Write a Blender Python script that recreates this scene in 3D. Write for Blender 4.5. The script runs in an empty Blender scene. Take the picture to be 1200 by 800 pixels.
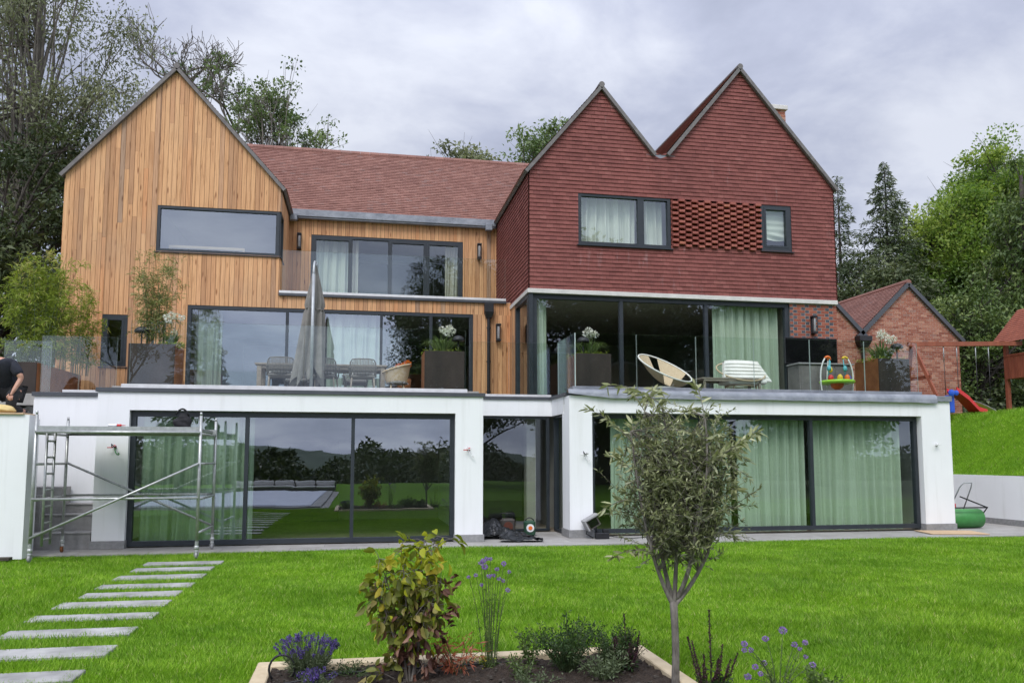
import bpy, bmesh, math, random
import numpy as np
from mathutils import Vector, Matrix
R = math.radians
random.seed(7)
rng = np.random.default_rng(7)
SC = bpy.context.scene
COL = SC.collection
PI = math.pi

# ------------------------------------------------------------------ helpers
def tag(o, label=None, cat=None, group=None, kind=None):
    if label: o['label'] = label
    if cat: o['category'] = cat
    if group: o['group'] = group
    if kind: o['kind'] = kind
    return o

def empty(name, loc, label=None, cat=None, group=None):
    o = bpy.data.objects.new(name, None)
    o.empty_display_size = .2
    COL.objects.link(o)
    o.location = loc
    return tag(o, label, cat, group)

def origin_of(p):
    v = Vector((0, 0, 0))
    while p is not None:
        v += p.location
        p = p.parent
    return v

def copy_tree(o, parent=None):
    c = o.copy(); COL.objects.link(c); c.parent = parent
    for ch in list(o.children):
        copy_tree(ch, c)
    return c

class MB:
    """collects faces; build() links them as ONE mesh object (coordinates are world, moved under the parent)"""
    def __init__(s):
        s.v = []; s.f = []; s.m = []; s.r = []
    def face(s, pts, r=.5, m=0):
        n = len(s.v); s.v += [tuple(p) for p in pts]
        s.f.append(tuple(range(n, n + len(pts)))); s.m.append(m); s.r.append(r)
    def hexa(s, p, r=.5, m=0):
        n = len(s.v); s.v += [tuple(q) for q in p]
        for f in ((0,3,2,1),(4,5,6,7),(0,1,5,4),(1,2,6,5),(2,3,7,6),(3,0,4,7)):
            s.f.append(tuple(n + i for i in f)); s.m.append(m); s.r.append(r)
        return s
    def box(s, x0, x1, y0, y1, z0, z1, r=.5, m=0):
        return s.hexa([(x0,y0,z0),(x1,y0,z0),(x1,y1,z0),(x0,y1,z0),(x0,y0,z1),(x1,y0,z1),(x1,y1,z1),(x0,y1,z1)], r, m)
    def bbox(s, x0, x1, y0, y1, z0, z1, b=.006, r=.5, m=0):
        """box with chamfered vertical and top edges"""
        n = len(s.v)
        def ring(z, k): return [(x0+b+k,y0+k,z),(x1-b-k,y0+k,z),(x1-k,y0+b+k,z),(x1-k,y1-b-k,z),(x1-b-k,y1-k,z),(x0+b+k,y1-k,z),(x0+k,y1-b-k,z),(x0+k,y0+b+k,z)]
        rings = [ring(z0+b, 0), ring(z1-b, 0), ring(z1, b)]
        rings.insert(0, ring(z0, b))
        for g in rings: s.v += g
        for j in range(3):
            for i in range(8):
                s.f.append((n+8*j+i, n+8*j+(i+1)%8, n+8*j+8+(i+1)%8, n+8*j+8+i)); s.m.append(m); s.r.append(r)
        s.f.append(tuple(n+24+i for i in range(8))); s.m.append(m); s.r.append(r)
        s.f.append(tuple(n+7-i for i in range(8))); s.m.append(m); s.r.append(r)
        return s
    def beam(s, a, b, w, h, up=(0,0,1), r=.5, m=0):
        a = Vector(a); b = Vector(b); d = (b-a).normalized()
        u = Vector(up); x = d.cross(u)
        if x.length < 1e-4: x = d.cross(Vector((0,1,0)))
        x.normalize(); u = x.cross(d)
        p = []
        for c in (a, b):
            for i, j in ((-1,-1),(1,-1),(1,1),(-1,1)):
                p.append(c + x*(i*w/2) + u*(j*h/2))
        return s.hexa(p, r, m)
    def tube(s, pts, rad, seg=8, r=.5, m=0, cap=True):
        pts = [Vector(p) for p in pts]
        if not hasattr(rad, '__len__'): rad = [rad]*len(pts)
        n = len(s.v); N = len(pts)
        t0 = (pts[1]-pts[0]).normalized()
        x = t0.cross(Vector((0,0,1)))
        if x.length < .05: x = t0.cross(Vector((0,1,0)))
        x.normalize()
        for i in range(N):
            t = (pts[min(i+1,N-1)]-pts[max(i-1,0)]).normalized()
            x = (x - t*x.dot(t)).normalized(); y = t.cross(x)
            for k in range(seg):
                a = 2*PI*k/seg
                s.v.append(tuple(pts[i] + (x*math.cos(a)+y*math.sin(a))*rad[i]))
        for i in range(N-1):
            for k in range(seg):
                s.f.append((n+i*seg+k, n+i*seg+(k+1)%seg, n+(i+1)*seg+(k+1)%seg, n+(i+1)*seg+k)); s.m.append(m); s.r.append(r)
        if cap:
            s.f.append(tuple(n+seg-1-k for k in range(seg))); s.m.append(m); s.r.append(r)
            s.f.append(tuple(n+(N-1)*seg+k for k in range(seg))); s.m.append(m); s.r.append(r)
        return s
    def lathe(s, c, prof, seg=20, r=.5, m=0, axis='z'):
        n = len(s.v); c = Vector(c)
        for rr, h in prof:
            for k in range(seg):
                a = 2*PI*k/seg
                p = (rr*math.cos(a), rr*math.sin(a), h)
                if axis == 'x': p = (h, p[0], p[1])
                if axis == 'y': p = (p[0], h, p[1])
                s.v.append(tuple(c+Vector(p)))
        for i in range(len(prof)-1):
            for k in range(seg):
                s.f.append((n+i*seg+k, n+i*seg+(k+1)%seg, n+(i+1)*seg+(k+1)%seg, n+(i+1)*seg+k)); s.m.append(m); s.r.append(r)
        s.f.append(tuple(n+seg-1-k for k in range(seg))); s.m.append(m); s.r.append(r)
        s.f.append(tuple(n+(len(prof)-1)*seg+k for k in range(seg))); s.m.append(m); s.r.append(r)
        return s
    def grid(s, P, r=.5, m=0):
        n = len(s.v); a = len(P); b = len(P[0])
        for row in P: s.v += [tuple(q) for q in row]
        for i in range(a-1):
            for j in range(b-1):
                s.f.append((n+i*b+j, n+i*b+j+1, n+(i+1)*b+j+1, n+(i+1)*b+j)); s.m.append(m); s.r.append(r)
        return s
    def build(s, name, mats, parent=None, smooth=False):
        me = bpy.data.meshes.new(name)
        o3 = origin_of(parent)
        va = np.array(s.v, float).reshape(-1, 3) - np.array(o3)
        me.from_pydata(va.tolist(), [], s.f)
        if not isinstance(mats, (list, tuple)): mats = [mats]
        for mm in mats: me.materials.append(mm)
        me.polygons.foreach_set('material_index', s.m)
        at = me.attributes.new('rnd', 'FLOAT', 'FACE'); at.data.foreach_set('value', s.r)
        if smooth: me.polygons.foreach_set('use_smooth', [True]*len(s.f))
        me.update()
        o = bpy.data.objects.new(name, me); COL.objects.link(o)
        if parent is not None: o.parent = parent
        return o

def np_mesh(name, verts, faces, rnd, mat, parent=None, k=4, smooth=False):
    me = bpy.data.meshes.new(name)
    o3 = np.array(origin_of(parent))
    verts = np.asarray(verts, np.float32) - o3.astype(np.float32)
    nf = len(faces)
    me.vertices.add(len(verts)); me.vertices.foreach_set('co', verts.ravel())
    me.loops.add(nf*k); me.loops.foreach_set('vertex_index', np.asarray(faces, np.int32).ravel())
    me.polygons.add(nf)
    me.polygons.foreach_set('loop_start', np.arange(0, nf*k, k, dtype=np.int32))
    at = me.attributes.new('rnd', 'FLOAT', 'FACE'); at.data.foreach_set('value', np.asarray(rnd, np.float32))
    me.materials.append(mat)
    me.update(calc_edges=True); me.validate()
    if smooth: me.polygons.foreach_set('use_smooth', [True]*nf)
    o = bpy.data.objects.new(name, me); COL.objects.link(o)
    if parent is not None: o.parent = parent
    return o

# ------------------------------------------------------------------ materials
class NT:
    def __init__(s, name):
        s.mat = bpy.data.materials.new(name); s.mat.use_nodes = True
        s.t = s.mat.node_tree; s.t.nodes.clear()
        s.out = s.t.nodes.new('ShaderNodeOutputMaterial')
    def n(s, t, **k):
        nd = s.t.nodes.new('ShaderNode'+t)
        for a, b in k.items(): setattr(nd, a, b)
        return nd
    def l(s, a, b): s.t.links.new(a, b)
    def coords(s, scale=(1,1,1), kind='Object'):
        tc = s.n('TexCoord'); mp = s.n('Mapping'); mp.inputs['Scale'].default_value = scale
        s.l(tc.outputs[kind], mp.inputs['Vector']); return mp.outputs[0]
    def noise(s, vec, scale, detail=4, rough=.55):
        nz = s.n('TexNoise'); nz.inputs['Scale'].default_value = scale; nz.inputs['Detail'].default_value = detail
        nz.inputs['Roughness'].default_value = rough
        s.l(vec, nz.inputs['Vector']); return nz.outputs['Fac']
    def ramp(s, fac, stops, const=False):
        r = s.n('ValToRGB'); cr = r.color_ramp
        if const: cr.interpolation = 'CONSTANT'
        while len(cr.elements) < len(stops): cr.elements.new(.5)
        for e, (p, c) in zip(cr.elements, stops):
            e.position = p; e.color = (*c, 1)
        s.l(fac, r.inputs['Fac']); return r.outputs['Color']
    def mix(s, a, b, fac, mode='MIX'):
        m = s.n('Mix', data_type='RGBA', blend_type=mode)
        for sock, v in ((m.inputs[6], a), (m.inputs[7], b), (m.inputs[0], fac)):
            if hasattr(v, 'default_value') or hasattr(v, 'is_linked'): s.l(v, sock)
            elif isinstance(v, (tuple, list)): sock.default_value = (*v, 1)
            else: sock.default_value = v
        return m.outputs[2]
    def rnd(s):
        a = s.n('Attribute', attribute_name='rnd'); return a.outputs['Fac']
    def mrange(s, v, a, b, c, d):
        m = s.n('MapRange'); m.inputs[1].default_value=a; m.inputs[2].default_value=b; m.inputs[3].default_value=c; m.inputs[4].default_value=d
        s.l(v, m.inputs[0]); return m.outputs[0]
    def bump(s, h, strength=.3, dist=.01):
        b = s.n('Bump'); b.inputs['Strength'].default_value = strength; b.inputs['Distance'].default_value = dist
        s.l(h, b.inputs['Height']); return b.outputs[0]
    def bsdf(s, col, rough=.6, metal=0, spec=.4, normal=None, trans=None):
        p = s.n('BsdfPrincipled')
        if hasattr(col, 'is_linked'): s.l(col, p.inputs['Base Color'])
        else: p.inputs['Base Color'].default_value = (*col, 1)
        if hasattr(rough, 'is_linked'): s.l(rough, p.inputs['Roughness'])
        else: p.inputs['Roughness'].default_value = rough
        p.inputs['Metallic'].default_value = metal
        p.inputs['Specular IOR Level'].default_value = spec
        if normal is not None: s.l(normal, p.inputs['Normal'])
        return p.outputs[0]
    def done(s, sh):
        s.l(sh, s.out.inputs['Surface']); return s.mat

def pm(name, c1, c2, scale=4, rough=.6, metal=0, spec=.4, bump=0, bscale=40, stretch=(1,1,1), dist=.01, rndamt=0.):
    t = NT(name); v = t.coords(stretch)
    col = t.ramp(t.noise(v, scale, 6, .6), [(.3, c1), (.7, c2)])
    if rndamt:
        col = t.mix(col, t.ramp(t.rnd(), [(0, (1-rndamt,)*3), (1, (1+rndamt,)*3)]), 1., 'MULTIPLY')
    nm = None
    rg = t.mrange(t.noise(v, scale*3, 4), .3, .7, max(0, rough-.08), min(1, rough+.08))
    if bump: nm = t.bump(t.noise(v, bscale, 5, .6), bump, dist)
    return t.done(t.bsdf(col, rg, metal, spec, nm))

def leafm(name, stops, trans=.35, rough=.5, spec=.3):
    t = NT(name)
    col = t.ramp(t.rnd(), stops)
    a = t.bsdf(col, rough, 0, spec)
    tr = t.n('BsdfTranslucent'); t.l(t.mix(col, (1.15,1.2,.7), .8, 'MULTIPLY'), tr.inputs['Color'])
    mx = t.n('MixShader'); mx.inputs[0].default_value = trans
    t.l(a, mx.inputs[1]); t.l(tr.outputs[0], mx.inputs[2])
    return t.done(mx.outputs[0])

def glassm(name, tint, refl, rough=.0, ior=1.5, wav=.06):
    t = NT(name)
    lw = t.n('LayerWeight'); lw.inputs['Blend'].default_value = .5
    pw = t.n('Math', operation='POWER'); t.l(lw.outputs['Facing'], pw.inputs[0]); pw.inputs[1].default_value = 5.
    f = t.mrange(pw.outputs[0], 0, 1, refl + ((ior-1)/(ior+1))**2, 1)
    tr = t.n('BsdfTransparent'); tr.inputs['Color'].default_value = (*tint, 1)
    gl = t.n('BsdfGlossy'); gl.inputs['Roughness'].default_value = rough; gl.inputs['Color'].default_value = (.84,.91,1,1)
    v = t.coords((1,1,1))
    t.l(t.bump(t.noise(v, .9, 2), wav, .02), gl.inputs['Normal'])
    mx = t.n('MixShader'); t.l(f, mx.inputs[0]); t.l(tr.outputs[0], mx.inputs[1]); t.l(gl.outputs[0], mx.inputs[2])
    return t.done(mx.outputs[0])

def timberm():
    t = NT('larch_boards')
    v = t.coords((1,1,1))
    r = t.rnd()
    base = t.ramp(r, [(0,(.36,.235,.155)),(.07,(.45,.24,.12)),(.3,(.55,.295,.145)),(.6,(.62,.345,.168)),(.85,(.655,.375,.19)),(.96,(.57,.275,.125)),(1,(.45,.29,.18))])
    # grain: stretched noise offset by the board's own number
    cmb = t.n('CombineXYZ'); t.l(r, cmb.inputs[2])
    add = t.n('VectorMath', operation='MULTIPLY_ADD'); add.inputs[1].default_value=(1,1,1)
    sc = t.n('VectorMath', operation='SCALE'); sc.inputs['Scale'].default_value = 37.
    t.l(cmb.outputs[0], sc.inputs[0]); t.l(v, add.inputs[0]); t.l(sc.outputs[0], add.inputs[2])
    mp = t.n('Mapping'); mp.inputs['Scale'].default_value = (26,26,1.1); t.l(add.outputs[0], mp.inputs['Vector'])
    g = t.noise(mp.outputs[0], 1.6, 6, .65)
    col = t.mix(base, t.ramp(g, [(.3,(.66,.58,.5)),(.52,(1,1,1)),(.75,(1.1,1.08,1.04))]), 1, 'MULTIPLY')
    mp2 = t.n('Mapping'); mp2.inputs['Scale'].default_value = (8,8,1.7); t.l(add.outputs[0], mp2.inputs['Vector'])
    kn = t.n('TexVoronoi'); kn.inputs['Scale'].default_value = 1.; t.l(mp2.outputs[0], kn.inputs['Vector'])
    col = t.mix(col, t.ramp(kn.outputs['Distance'], [(.07,(.34,.22,.15)),(.19,(1,1,1))]), .85, 'MULTIPLY')
    # weather staining, broad
    w = t.noise(v, .55, 4)
    col = t.mix(col, (.36,.25,.16), t.mrange(w, .5, .8, 0, .38))
    return t.done(t.bsdf(col, .62, 0, .25, t.bump(g, .25, .004)))

def tilem(name, stops, efflo=False):
    t = NT(name); v = t.coords((1,1,1))
    col = t.ramp(t.rnd(), stops)
    n1 = t.noise(v, 1.1, 4); n2 = t.noise(v, 28, 4, .7)
    col = t.mix(col, t.ramp(n1, [(.3,(.9,.88,.88)),(.7,(1.09,1.08,1.08))]), 1, 'MULTIPLY')
    col = t.mix(col, t.ramp(n2, [(.3,(.8,.78,.78)),(.7,(1.15,1.15,1.15))]), 1, 'MULTIPLY')
    if efflo:   # lime bloom in streaks
        mp = t.n('Mapping'); mp.inputs['Scale'].default_value=(7,7,1.3)
        t.l(v, mp.inputs['Vector'])
        s = t.noise(mp.outputs[0], 1, 4, .6); s2 = t.noise(v, .8, 2)
        mm = t.n('Math', operation='MULTIPLY'); t.l(t.mrange(s, .58, .75, 0, 1), mm.inputs[0]); t.l(t.mrange(s2, .52, .7, 0, .6), mm.inputs[1])
        col = t.mix(col, (.42,.34,.33), mm.outputs[0])
    return t.done(t.bsdf(col, .7, 0, .3, t.bump(n2, .3, .004)))

def brickm(name, stops, const=False):
    t = NT(name); v = t.coords((1,1,1))
    col = t.ramp(t.rnd(), stops, const)
    n2 = t.noise(v, 35, 5, .7)
    col = t.mix(col, t.ramp(n2, [(.3,(.72,.7,.7)),(.7,(1.2,1.2,1.2))]), 1, 'MULTIPLY')
    return t.done(t.bsdf(col, .8, 0, .2, t.bump(n2, .4, .005)))

def renderm():
    t = NT('white_render'); v = t.coords((1,1,1))
    col = t.ramp(t.noise(v, .7, 5, .6), [(.25,(.77,.775,.78)),(.75,(.83,.835,.84))])
    # drip staining below copings, its own shape
    mp = t.n('Mapping'); mp.inputs['Scale'].default_value=(5,5,.35); t.l(v, mp.inputs['Vector'])
    st = t.noise(mp.outputs[0], 1.2, 5, .6)
    col = t.mix(col, (.62,.62,.6), t.mrange(st, .52, .8, 0, .5))
    return t.done(t.bsdf(col, .85, 0, .15, t.bump(t.noise(v, 160, 3), .25, .002)))

def paverm(name, c1, c2, cm, sx, sy, off=.5, rough=.75):
    t = NT(name); v = t.coords((1,1,1))
    b = t.n('TexBrick'); b.offset = off
    b.inputs['Color1'].default_value=(*c1,1); b.inputs['Color2'].default_value=(*c2,1); b.inputs['Mortar'].default_value=(*cm,1)
    b.inputs['Scale'].default_value=1; b.inputs['Brick Width'].default_value=sx; b.inputs['Row Height'].default_value=sy
    b.inputs['Mortar Size'].default_value=.004; b.inputs['Mortar Smooth'].default_value=.2
    t.l(v, b.inputs['Vector'])
    n1 = t.noise(v, 3, 6, .65); n2 = t.noise(v, 60, 4, .7)
    col = t.mix(b.outputs['Color'], t.ramp(n1, [(.3,(.78,.77,.75)),(.7,(1.1,1.1,1.1))]), 1, 'MULTIPLY')
    col = t.mix(col, t.ramp(n2, [(.3,(.85,.85,.85)),(.7,(1.1,1.1,1.1))]), 1, 'MULTIPLY')
    return t.done(t.bsdf(col, rough, 0, .3, t.bump(n2, .3, .003)))

def curtainm(name, c):
    t = NT(name); v = t.coords((1,1,1))
    n = t.noise(v, 90, 2)
    col = t.mix(c, t.ramp(n, [(.3,(.9,.9,.9)),(.7,(1.05,1.05,1.05))]), 1, 'MULTIPLY')
    a = t.bsdf(col, .9, 0, .1)
    tr = t.n('BsdfTranslucent'); t.l(col, tr.inputs['Color'])
    mx = t.n('MixShader'); mx.inputs[0].default_value=.12; t.l(a, mx.inputs[1]); t.l(tr.outputs[0], mx.inputs[2])
    return t.done(mx.outputs[0])

def grassm(name, stops, patch=True):
    t = NT(name); v = t.coords((1,1,1))
    col = t.ramp(t.rnd(), stops)
    n = t.noise(v, .55, 4); n2 = t.noise(v, 3.5, 4)
    col = t.mix(col, t.ramp(n, [(.3,(.7,.78,.72)),(.7,(1.2,1.13,1.15))]), 1, 'MULTIPLY')
    col = t.mix(col, t.ramp(n2, [(.3,(.72,.78,.74)),(.7,(1.26,1.18,1.3))]), 1, 'MULTIPLY')
    a = t.bsdf(col, .55, 0, .25)
    tr = t.n('BsdfTranslucent'); t.l(col, tr.inputs['Color'])
    mx = t.n('MixShader'); mx.inputs[0].default_value=.35; t.l(a, mx.inputs[1]); t.l(tr.outputs[0], mx.inputs[2])
    return t.done(mx.outputs[0])

def lawnbasem():
    t = NT('lawn_turf'); v = t.coords((1,1,1))
    n = t.noise(v, .55, 4); n3 = t.noise(v, 55, 6, .75); n2 = t.noise(v, 4, 5)
    col = t.ramp(n3, [(.3,(.05,.115,.005)),(.55,(.11,.24,.009)),(.75,(.17,.32,.014))])
    col = t.mix(col, t.ramp(n, [(.3,(.8,.85,.8)),(.7,(1.15,1.1,1.1))]), 1, 'MULTIPLY')
    col = t.mix(col, t.ramp(n2, [(.3,(.8,.84,.8)),(.7,(1.15,1.1,1.1))]), 1, 'MULTIPLY')
    return t.done(t.bsdf(col, .9, 0, .1, t.bump(n3, .6, .03)))

M = {}
M['timber'] = timberm()
M['backing'] = pm('cladding_membrane', (.02,.017,.014), (.03,.025,.02), rough=.9)
M['tile'] = tilem('clay_hanging_tile', [(0,(.165,.05,.042)),(.2,(.192,.06,.05)),(.6,(.204,.065,.054)),(.93,(.22,.072,.06)),(1,(.25,.09,.075))], True)
M['rooftile'] = tilem('clay_roof_tile', [(0,(.2,.097,.076)),(.5,(.238,.118,.092)),(.9,(.27,.14,.11)),(1,(.22,.13,.11))])
M['brick'] = brickm('red_brick', [(0,(.25,.085,.055)),(.4,(.33,.13,.085)),(.75,(.4,.18,.12)),(.92,(.46,.25,.17)),(1,(.26,.13,.1))])
M['flemish'] = brickm('red_and_grey_brick', [(0,(.27,.085,.055)),(.3,(.32,.11,.07)),(.5,(.07,.075,.09)),(.75,(.1,.1,.115))], True)
M['screenbrick'] = brickm('screen_brick', [(0,(.24,.075,.06)),(.5,(.31,.1,.08)),(.95,(.35,.12,.092)),(1,(.39,.14,.09))])
M['mortar'] = pm('mortar', (.44,.4,.36), (.55,.51,.46), 20, .9)
M['darkmortar'] = pm('recess_dark_brick', (.05,.02,.017), (.08,.03,.024), 20, .9)
M['white'] = renderm()
M['plinth'] = pm('grey_granite', (.2,.2,.2), (.3,.3,.295), 14, .7, bump=.2, bscale=90)
M['coping'] = pm('anthracite_coping', (.055,.06,.07), (.075,.08,.09), 3, .45)
M['lead'] = pm('lead_flashing', (.17,.185,.21), (.3,.315,.34), 3, .42, metal=.25, bump=.5, bscale=3.2, dist=.05)
M['verge'] = pm('grey_verge', (.11,.1,.1), (.19,.175,.165), 8, .7)
M['deckedge'] = pm('pale_stone_edge', (.55,.55,.55), (.68,.68,.68), 6, .7)
M['strip'] = pm('stone_band', (.5,.49,.46), (.64,.62,.58), 5, .75, bump=.2)
M['frame'] = pm('anthracite_aluminium', (.022,.028,.034), (.032,.038,.045), 5, .4)
M['glass'] = glassm('solar_glass', (.92,.975,.93), .085)
M['glassmirror'] = glassm('mirroring_solar_glass', (.8,.9,.84), .24)
M['glasslow'] = glassm('reflecting_solar_glass', (.86,.94,.88), .2)
M['clear'] = glassm('clear_balustrade_glass', (.95,.98,.96), .0, 0., 1.46, .02)
M['glassedge'] = pm('glass_edge', (.42,.52,.49), (.5,.6,.57), 6, .2)
M['steel'] = pm('steel_post', (.3,.32,.33), (.4,.42,.43), 8, .4, metal=.3)
M['alu'] = pm('scaffold_aluminium', (.32,.33,.32), (.48,.49,.48), 14, .42, metal=.65, bump=.1, rndamt=.1)
M['blackmetal'] = pm('black_metal', (.012,.012,.014), (.022,.022,.025), 8, .45)
M['interior'] = pm('interior_plaster', (.3,.29,.27), (.36,.35,.32), 2, .9)
M['intfloor'] = pm('interior_floor', (.2,.16,.12), (.28,.23,.18), 3, .5)
M['intdark'] = pm('interior_joinery', (.05,.045,.04), (.08,.07,.06), 3, .6)
M['curtain'] = curtainm('sage_curtain', (.43,.53,.415))
M['palesage'] = curtainm('pale_sage_curtain', (.55,.63,.52))
M['sheer'] = curtainm('sheer_white_curtain', (.62,.64,.57))
M['beige'] = curtainm('beige_curtain', (.62,.57,.48))
M['terrace'] = paverm('porcelain_paving', (.30,.29,.275), (.36,.35,.33), (.15,.14,.13), 1.2, .6)
M['stone'] = pm('stepping_stone', (.2,.2,.19), (.42,.415,.4), 3.2, .75, bump=.25, bscale=70, rndamt=.06)
M['step'] = pm('granite_step', (.25,.245,.235), (.36,.35,.34), 7, .75, bump=.2)
M['turf'] = lawnbasem()
M['blade'] = grassm('grass_blades', [(0,(.1,.215,.008)),(.35,(.18,.365,.016)),(.7,(.24,.435,.024)),(.93,(.34,.52,.06)),(1,(.5,.48,.2))])
M['earth'] = pm('rough_ground', (.04,.07,.015), (.09,.11,.03), 1.5, .95, bump=.4, bscale=8)
M['soil'] = pm('dark_soil', (.025,.017,.012), (.06,.042,.03), 18, .95, bump=1., bscale=38, dist=.04)
M['sleeper'] = pm('pale_sandstone_edging', (.46,.37,.23), (.6,.5,.34), 6, .8, bump=.3, bscale=50)
M['corten'] = pm('rusted_steel', (.16,.055,.02), (.3,.12,.045), 3, .75, bump=.15)
M['darkpanel'] = pm('dark_weathered_steel', (.014,.011,.009), (.042,.03,.024), 2.2, .75, stretch=(1,1,.4))
M['bark'] = pm('grey_bark', (.1,.085,.07), (.2,.18,.155), 9, .9, bump=.6, bscale=30, stretch=(1,1,.3))
M['darkbark'] = pm('dark_bark', (.035,.03,.024), (.075,.062,.05), 9, .9, bump=.5, bscale=20)
M['olivebark'] = pm('olive_bark', (.07,.06,.05), (.24,.22,.19), 26, .85, bump=.7, bscale=60, stretch=(1,1,.35), dist=.006)
M['wicker'] = pm('grey_rope_weave', (.11,.103,.09), (.2,.187,.165), 60, .8, bump=.6, bscale=120)
M['cane'] = pm('natural_cane', (.42,.32,.2), (.58,.46,.31), 50, .7, bump=.5, bscale=110)
M['teak'] = pm('grey_teak', (.2,.17,.135), (.3,.26,.21), 8, .75, stretch=(1,4,4))
M['cushion'] = pm('white_cushion', (.66,.64,.6), (.78,.76,.72), 6, .9, bump=.15)
M['canvas'] = pm('taupe_canvas', (.15,.142,.13), (.23,.217,.2), 5, .9, bump=.25, bscale=60)
M['redwood'] = pm('red_stained_timber', (.2,.055,.03), (.31,.095,.05), 6, .65, stretch=(1,1,.3))
M['tarp'] = pm('black_polythene', (.01,.011,.012), (.022,.024,.027), 4, .36, spec=.5, bump=.3, bscale=14)
M['greenpaint'] = pm('green_paint', (.045,.2,.05), (.065,.27,.07), 5, .45, bump=.1)
M['ply'] = pm('plywood_sheet', (.42,.28,.16), (.55,.4,.25), 5, .8, stretch=(1,5,1))
def plain(name, c, rough=.5, metal=0): return pm(name, tuple(x*.88 for x in c), tuple(min(1, x*1.1) for x in c), 9, rough, metal)
M['redplastic'] = plain('red_plastic', (.55,.03,.03), .35)
M['blueplastic'] = plain('blue_plastic', (.02,.09,.5), .35)
M['greenplastic'] = plain('lime_plastic', (.35,.65,.05), .35)
M['orangeplastic'] = plain('orange_plastic', (.75,.16,.03), .4)
M['yellowplastic'] = plain('yellow_plastic', (.75,.5,.04), .4)
M['tealplastic'] = plain('teal_plastic', (.1,.4,.45), .4)
M['whiteplastic'] = plain('white_plastic', (.75,.75,.74), .35)
M['greyplastic'] = plain('grey_plastic', (.3,.3,.3), .5)
M['screen'] = pm('black_screen', (.004,.004,.005), (.008,.008,.009), 3, .08, spec=.6)
M['concrete'] = pm('concrete_cabinet', (.1,.098,.092), (.2,.195,.185), 2.2, .8, bump=.3)
M['skin'] = pm('skin', (.42,.22,.15), (.5,.28,.2), 8, .55)
M['navycloth'] = pm('navy_cloth', (.012,.014,.022), (.022,.024,.034), 12, .9, bump=.3)
M['blackcloth'] = pm('black_cloth', (.01,.01,.011), (.02,.02,.022), 12, .9, bump=.3)
M['poolcover'] = pm('pale_pool_cover', (.5,.53,.62), (.58,.61,.7), 1.2, .5)
M['paleyellow'] = pm('yellow_sacking', (.5,.36,.14), (.62,.48,.22), 8, .9, bump=.4)
# foliage
M['lf_willow'] = leafm('grey_green_leaf', [(0,(.1,.115,.065)),(.5,(.2,.22,.125)),(1,(.32,.34,.21))])
M['lf_dark'] = leafm('dark_evergreen_leaf', [(0,(.024,.04,.015)),(.6,(.06,.085,.032)),(1,(.13,.155,.065))], .2)
M['lf_mid'] = leafm('mid_green_leaf', [(0,(.07,.115,.04)),(.5,(.14,.2,.075)),(1,(.24,.31,.13))])
M['lf_bright'] = leafm('bright_green_leaf', [(0,(.08,.16,.028)),(.5,(.19,.29,.05)),(1,(.38,.45,.1))], .45)
M['lf_conifer'] = leafm('conifer_needle', [(0,(.05,.078,.038)),(.6,(.125,.16,.085)),(1,(.22,.25,.14))], .2)
M['lf_yew'] = leafm('cypress_spray', [(0,(.04,.075,.02)),(.55,(.11,.165,.048)),(1,(.23,.29,.09))], .25)
M['lf_bamboo'] = leafm('bamboo_leaf', [(0,(.09,.14,.014)),(.5,(.2,.27,.03)),(.9,(.32,.38,.06)),(1,(.45,.4,.15))], .4)
M['lf_bamboo_dry'] = leafm('dry_bamboo_leaf', [(0,(.11,.13,.035)),(.5,(.21,.23,.07)),(1,(.36,.34,.15))], .35)
M['lf_olive'] = leafm('olive_leaf', [(0,(.08,.098,.042)),(.42,(.185,.205,.095)),(.75,(.31,.33,.155)),(1,(.46,.47,.28))], .2, .42, .45)
M['lf_magtop'] = leafm('yellow_green_leaf', [(0,(.1,.13,.012)),(.4,(.24,.28,.018)),(.8,(.42,.44,.03)),(1,(.5,.4,.05))], .4)
M['lf_magmid'] = leafm('olive_green_leaf', [(0,(.1,.12,.02)),(.6,(.19,.2,.04)),(1,(.28,.23,.08))], .3)
M['lf_magbrown'] = leafm('withered_leaf', [(0,(.07,.032,.022)),(.5,(.14,.062,.042)),(.85,(.24,.12,.08)),(1,(.34,.2,.14))], .2)
M['lf_lavender'] = leafm('lavender_leaf', [(0,(.07,.1,.045)),(1,(.16,.2,.11))], .25)
M['fl_lavender'] = leafm('lavender_flower', [(0,(.045,.03,.14)),(.6,(.1,.06,.27)),(1,(.2,.13,.42))], .2)
M['fl_verbena'] = leafm('verbena_flower', [(0,(.2,.1,.42)),(.6,(.36,.2,.62)),(1,(.55,.36,.76))], .3)
M['lf_acer'] = leafm('red_maple_leaf', [(0,(.25,.06,.035)),(.6,(.42,.13,.07)),(1,(.55,.26,.13))], .35)
M['lf_herb'] = leafm('herb_leaf', [(0,(.05,.09,.02)),(.6,(.1,.16,.04)),(1,(.22,.27,.1))], .35)
M['lf_hebe'] = leafm('hebe_leaf', [(0,(.02,.05,.014)),(.6,(.045,.085,.025)),(1,(.09,.13,.045))], .25)
M['lf_salvia'] = leafm('dark_purple_spike', [(0,(.03,.014,.022)),(.6,(.07,.03,.042)),(1,(.13,.06,.07))], .2)
M['fl_white'] = leafm('white_petal', [(0,(.62,.64,.58)),(1,(.85,.86,.82))], .3)
M['fl_orange'] = leafm('orange_petal', [(0,(.6,.12,.02)),(1,(.8,.25,.04))], .3)
M['stem'] = plain('green_stem', (.07,.1,.035), .7)

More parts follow.
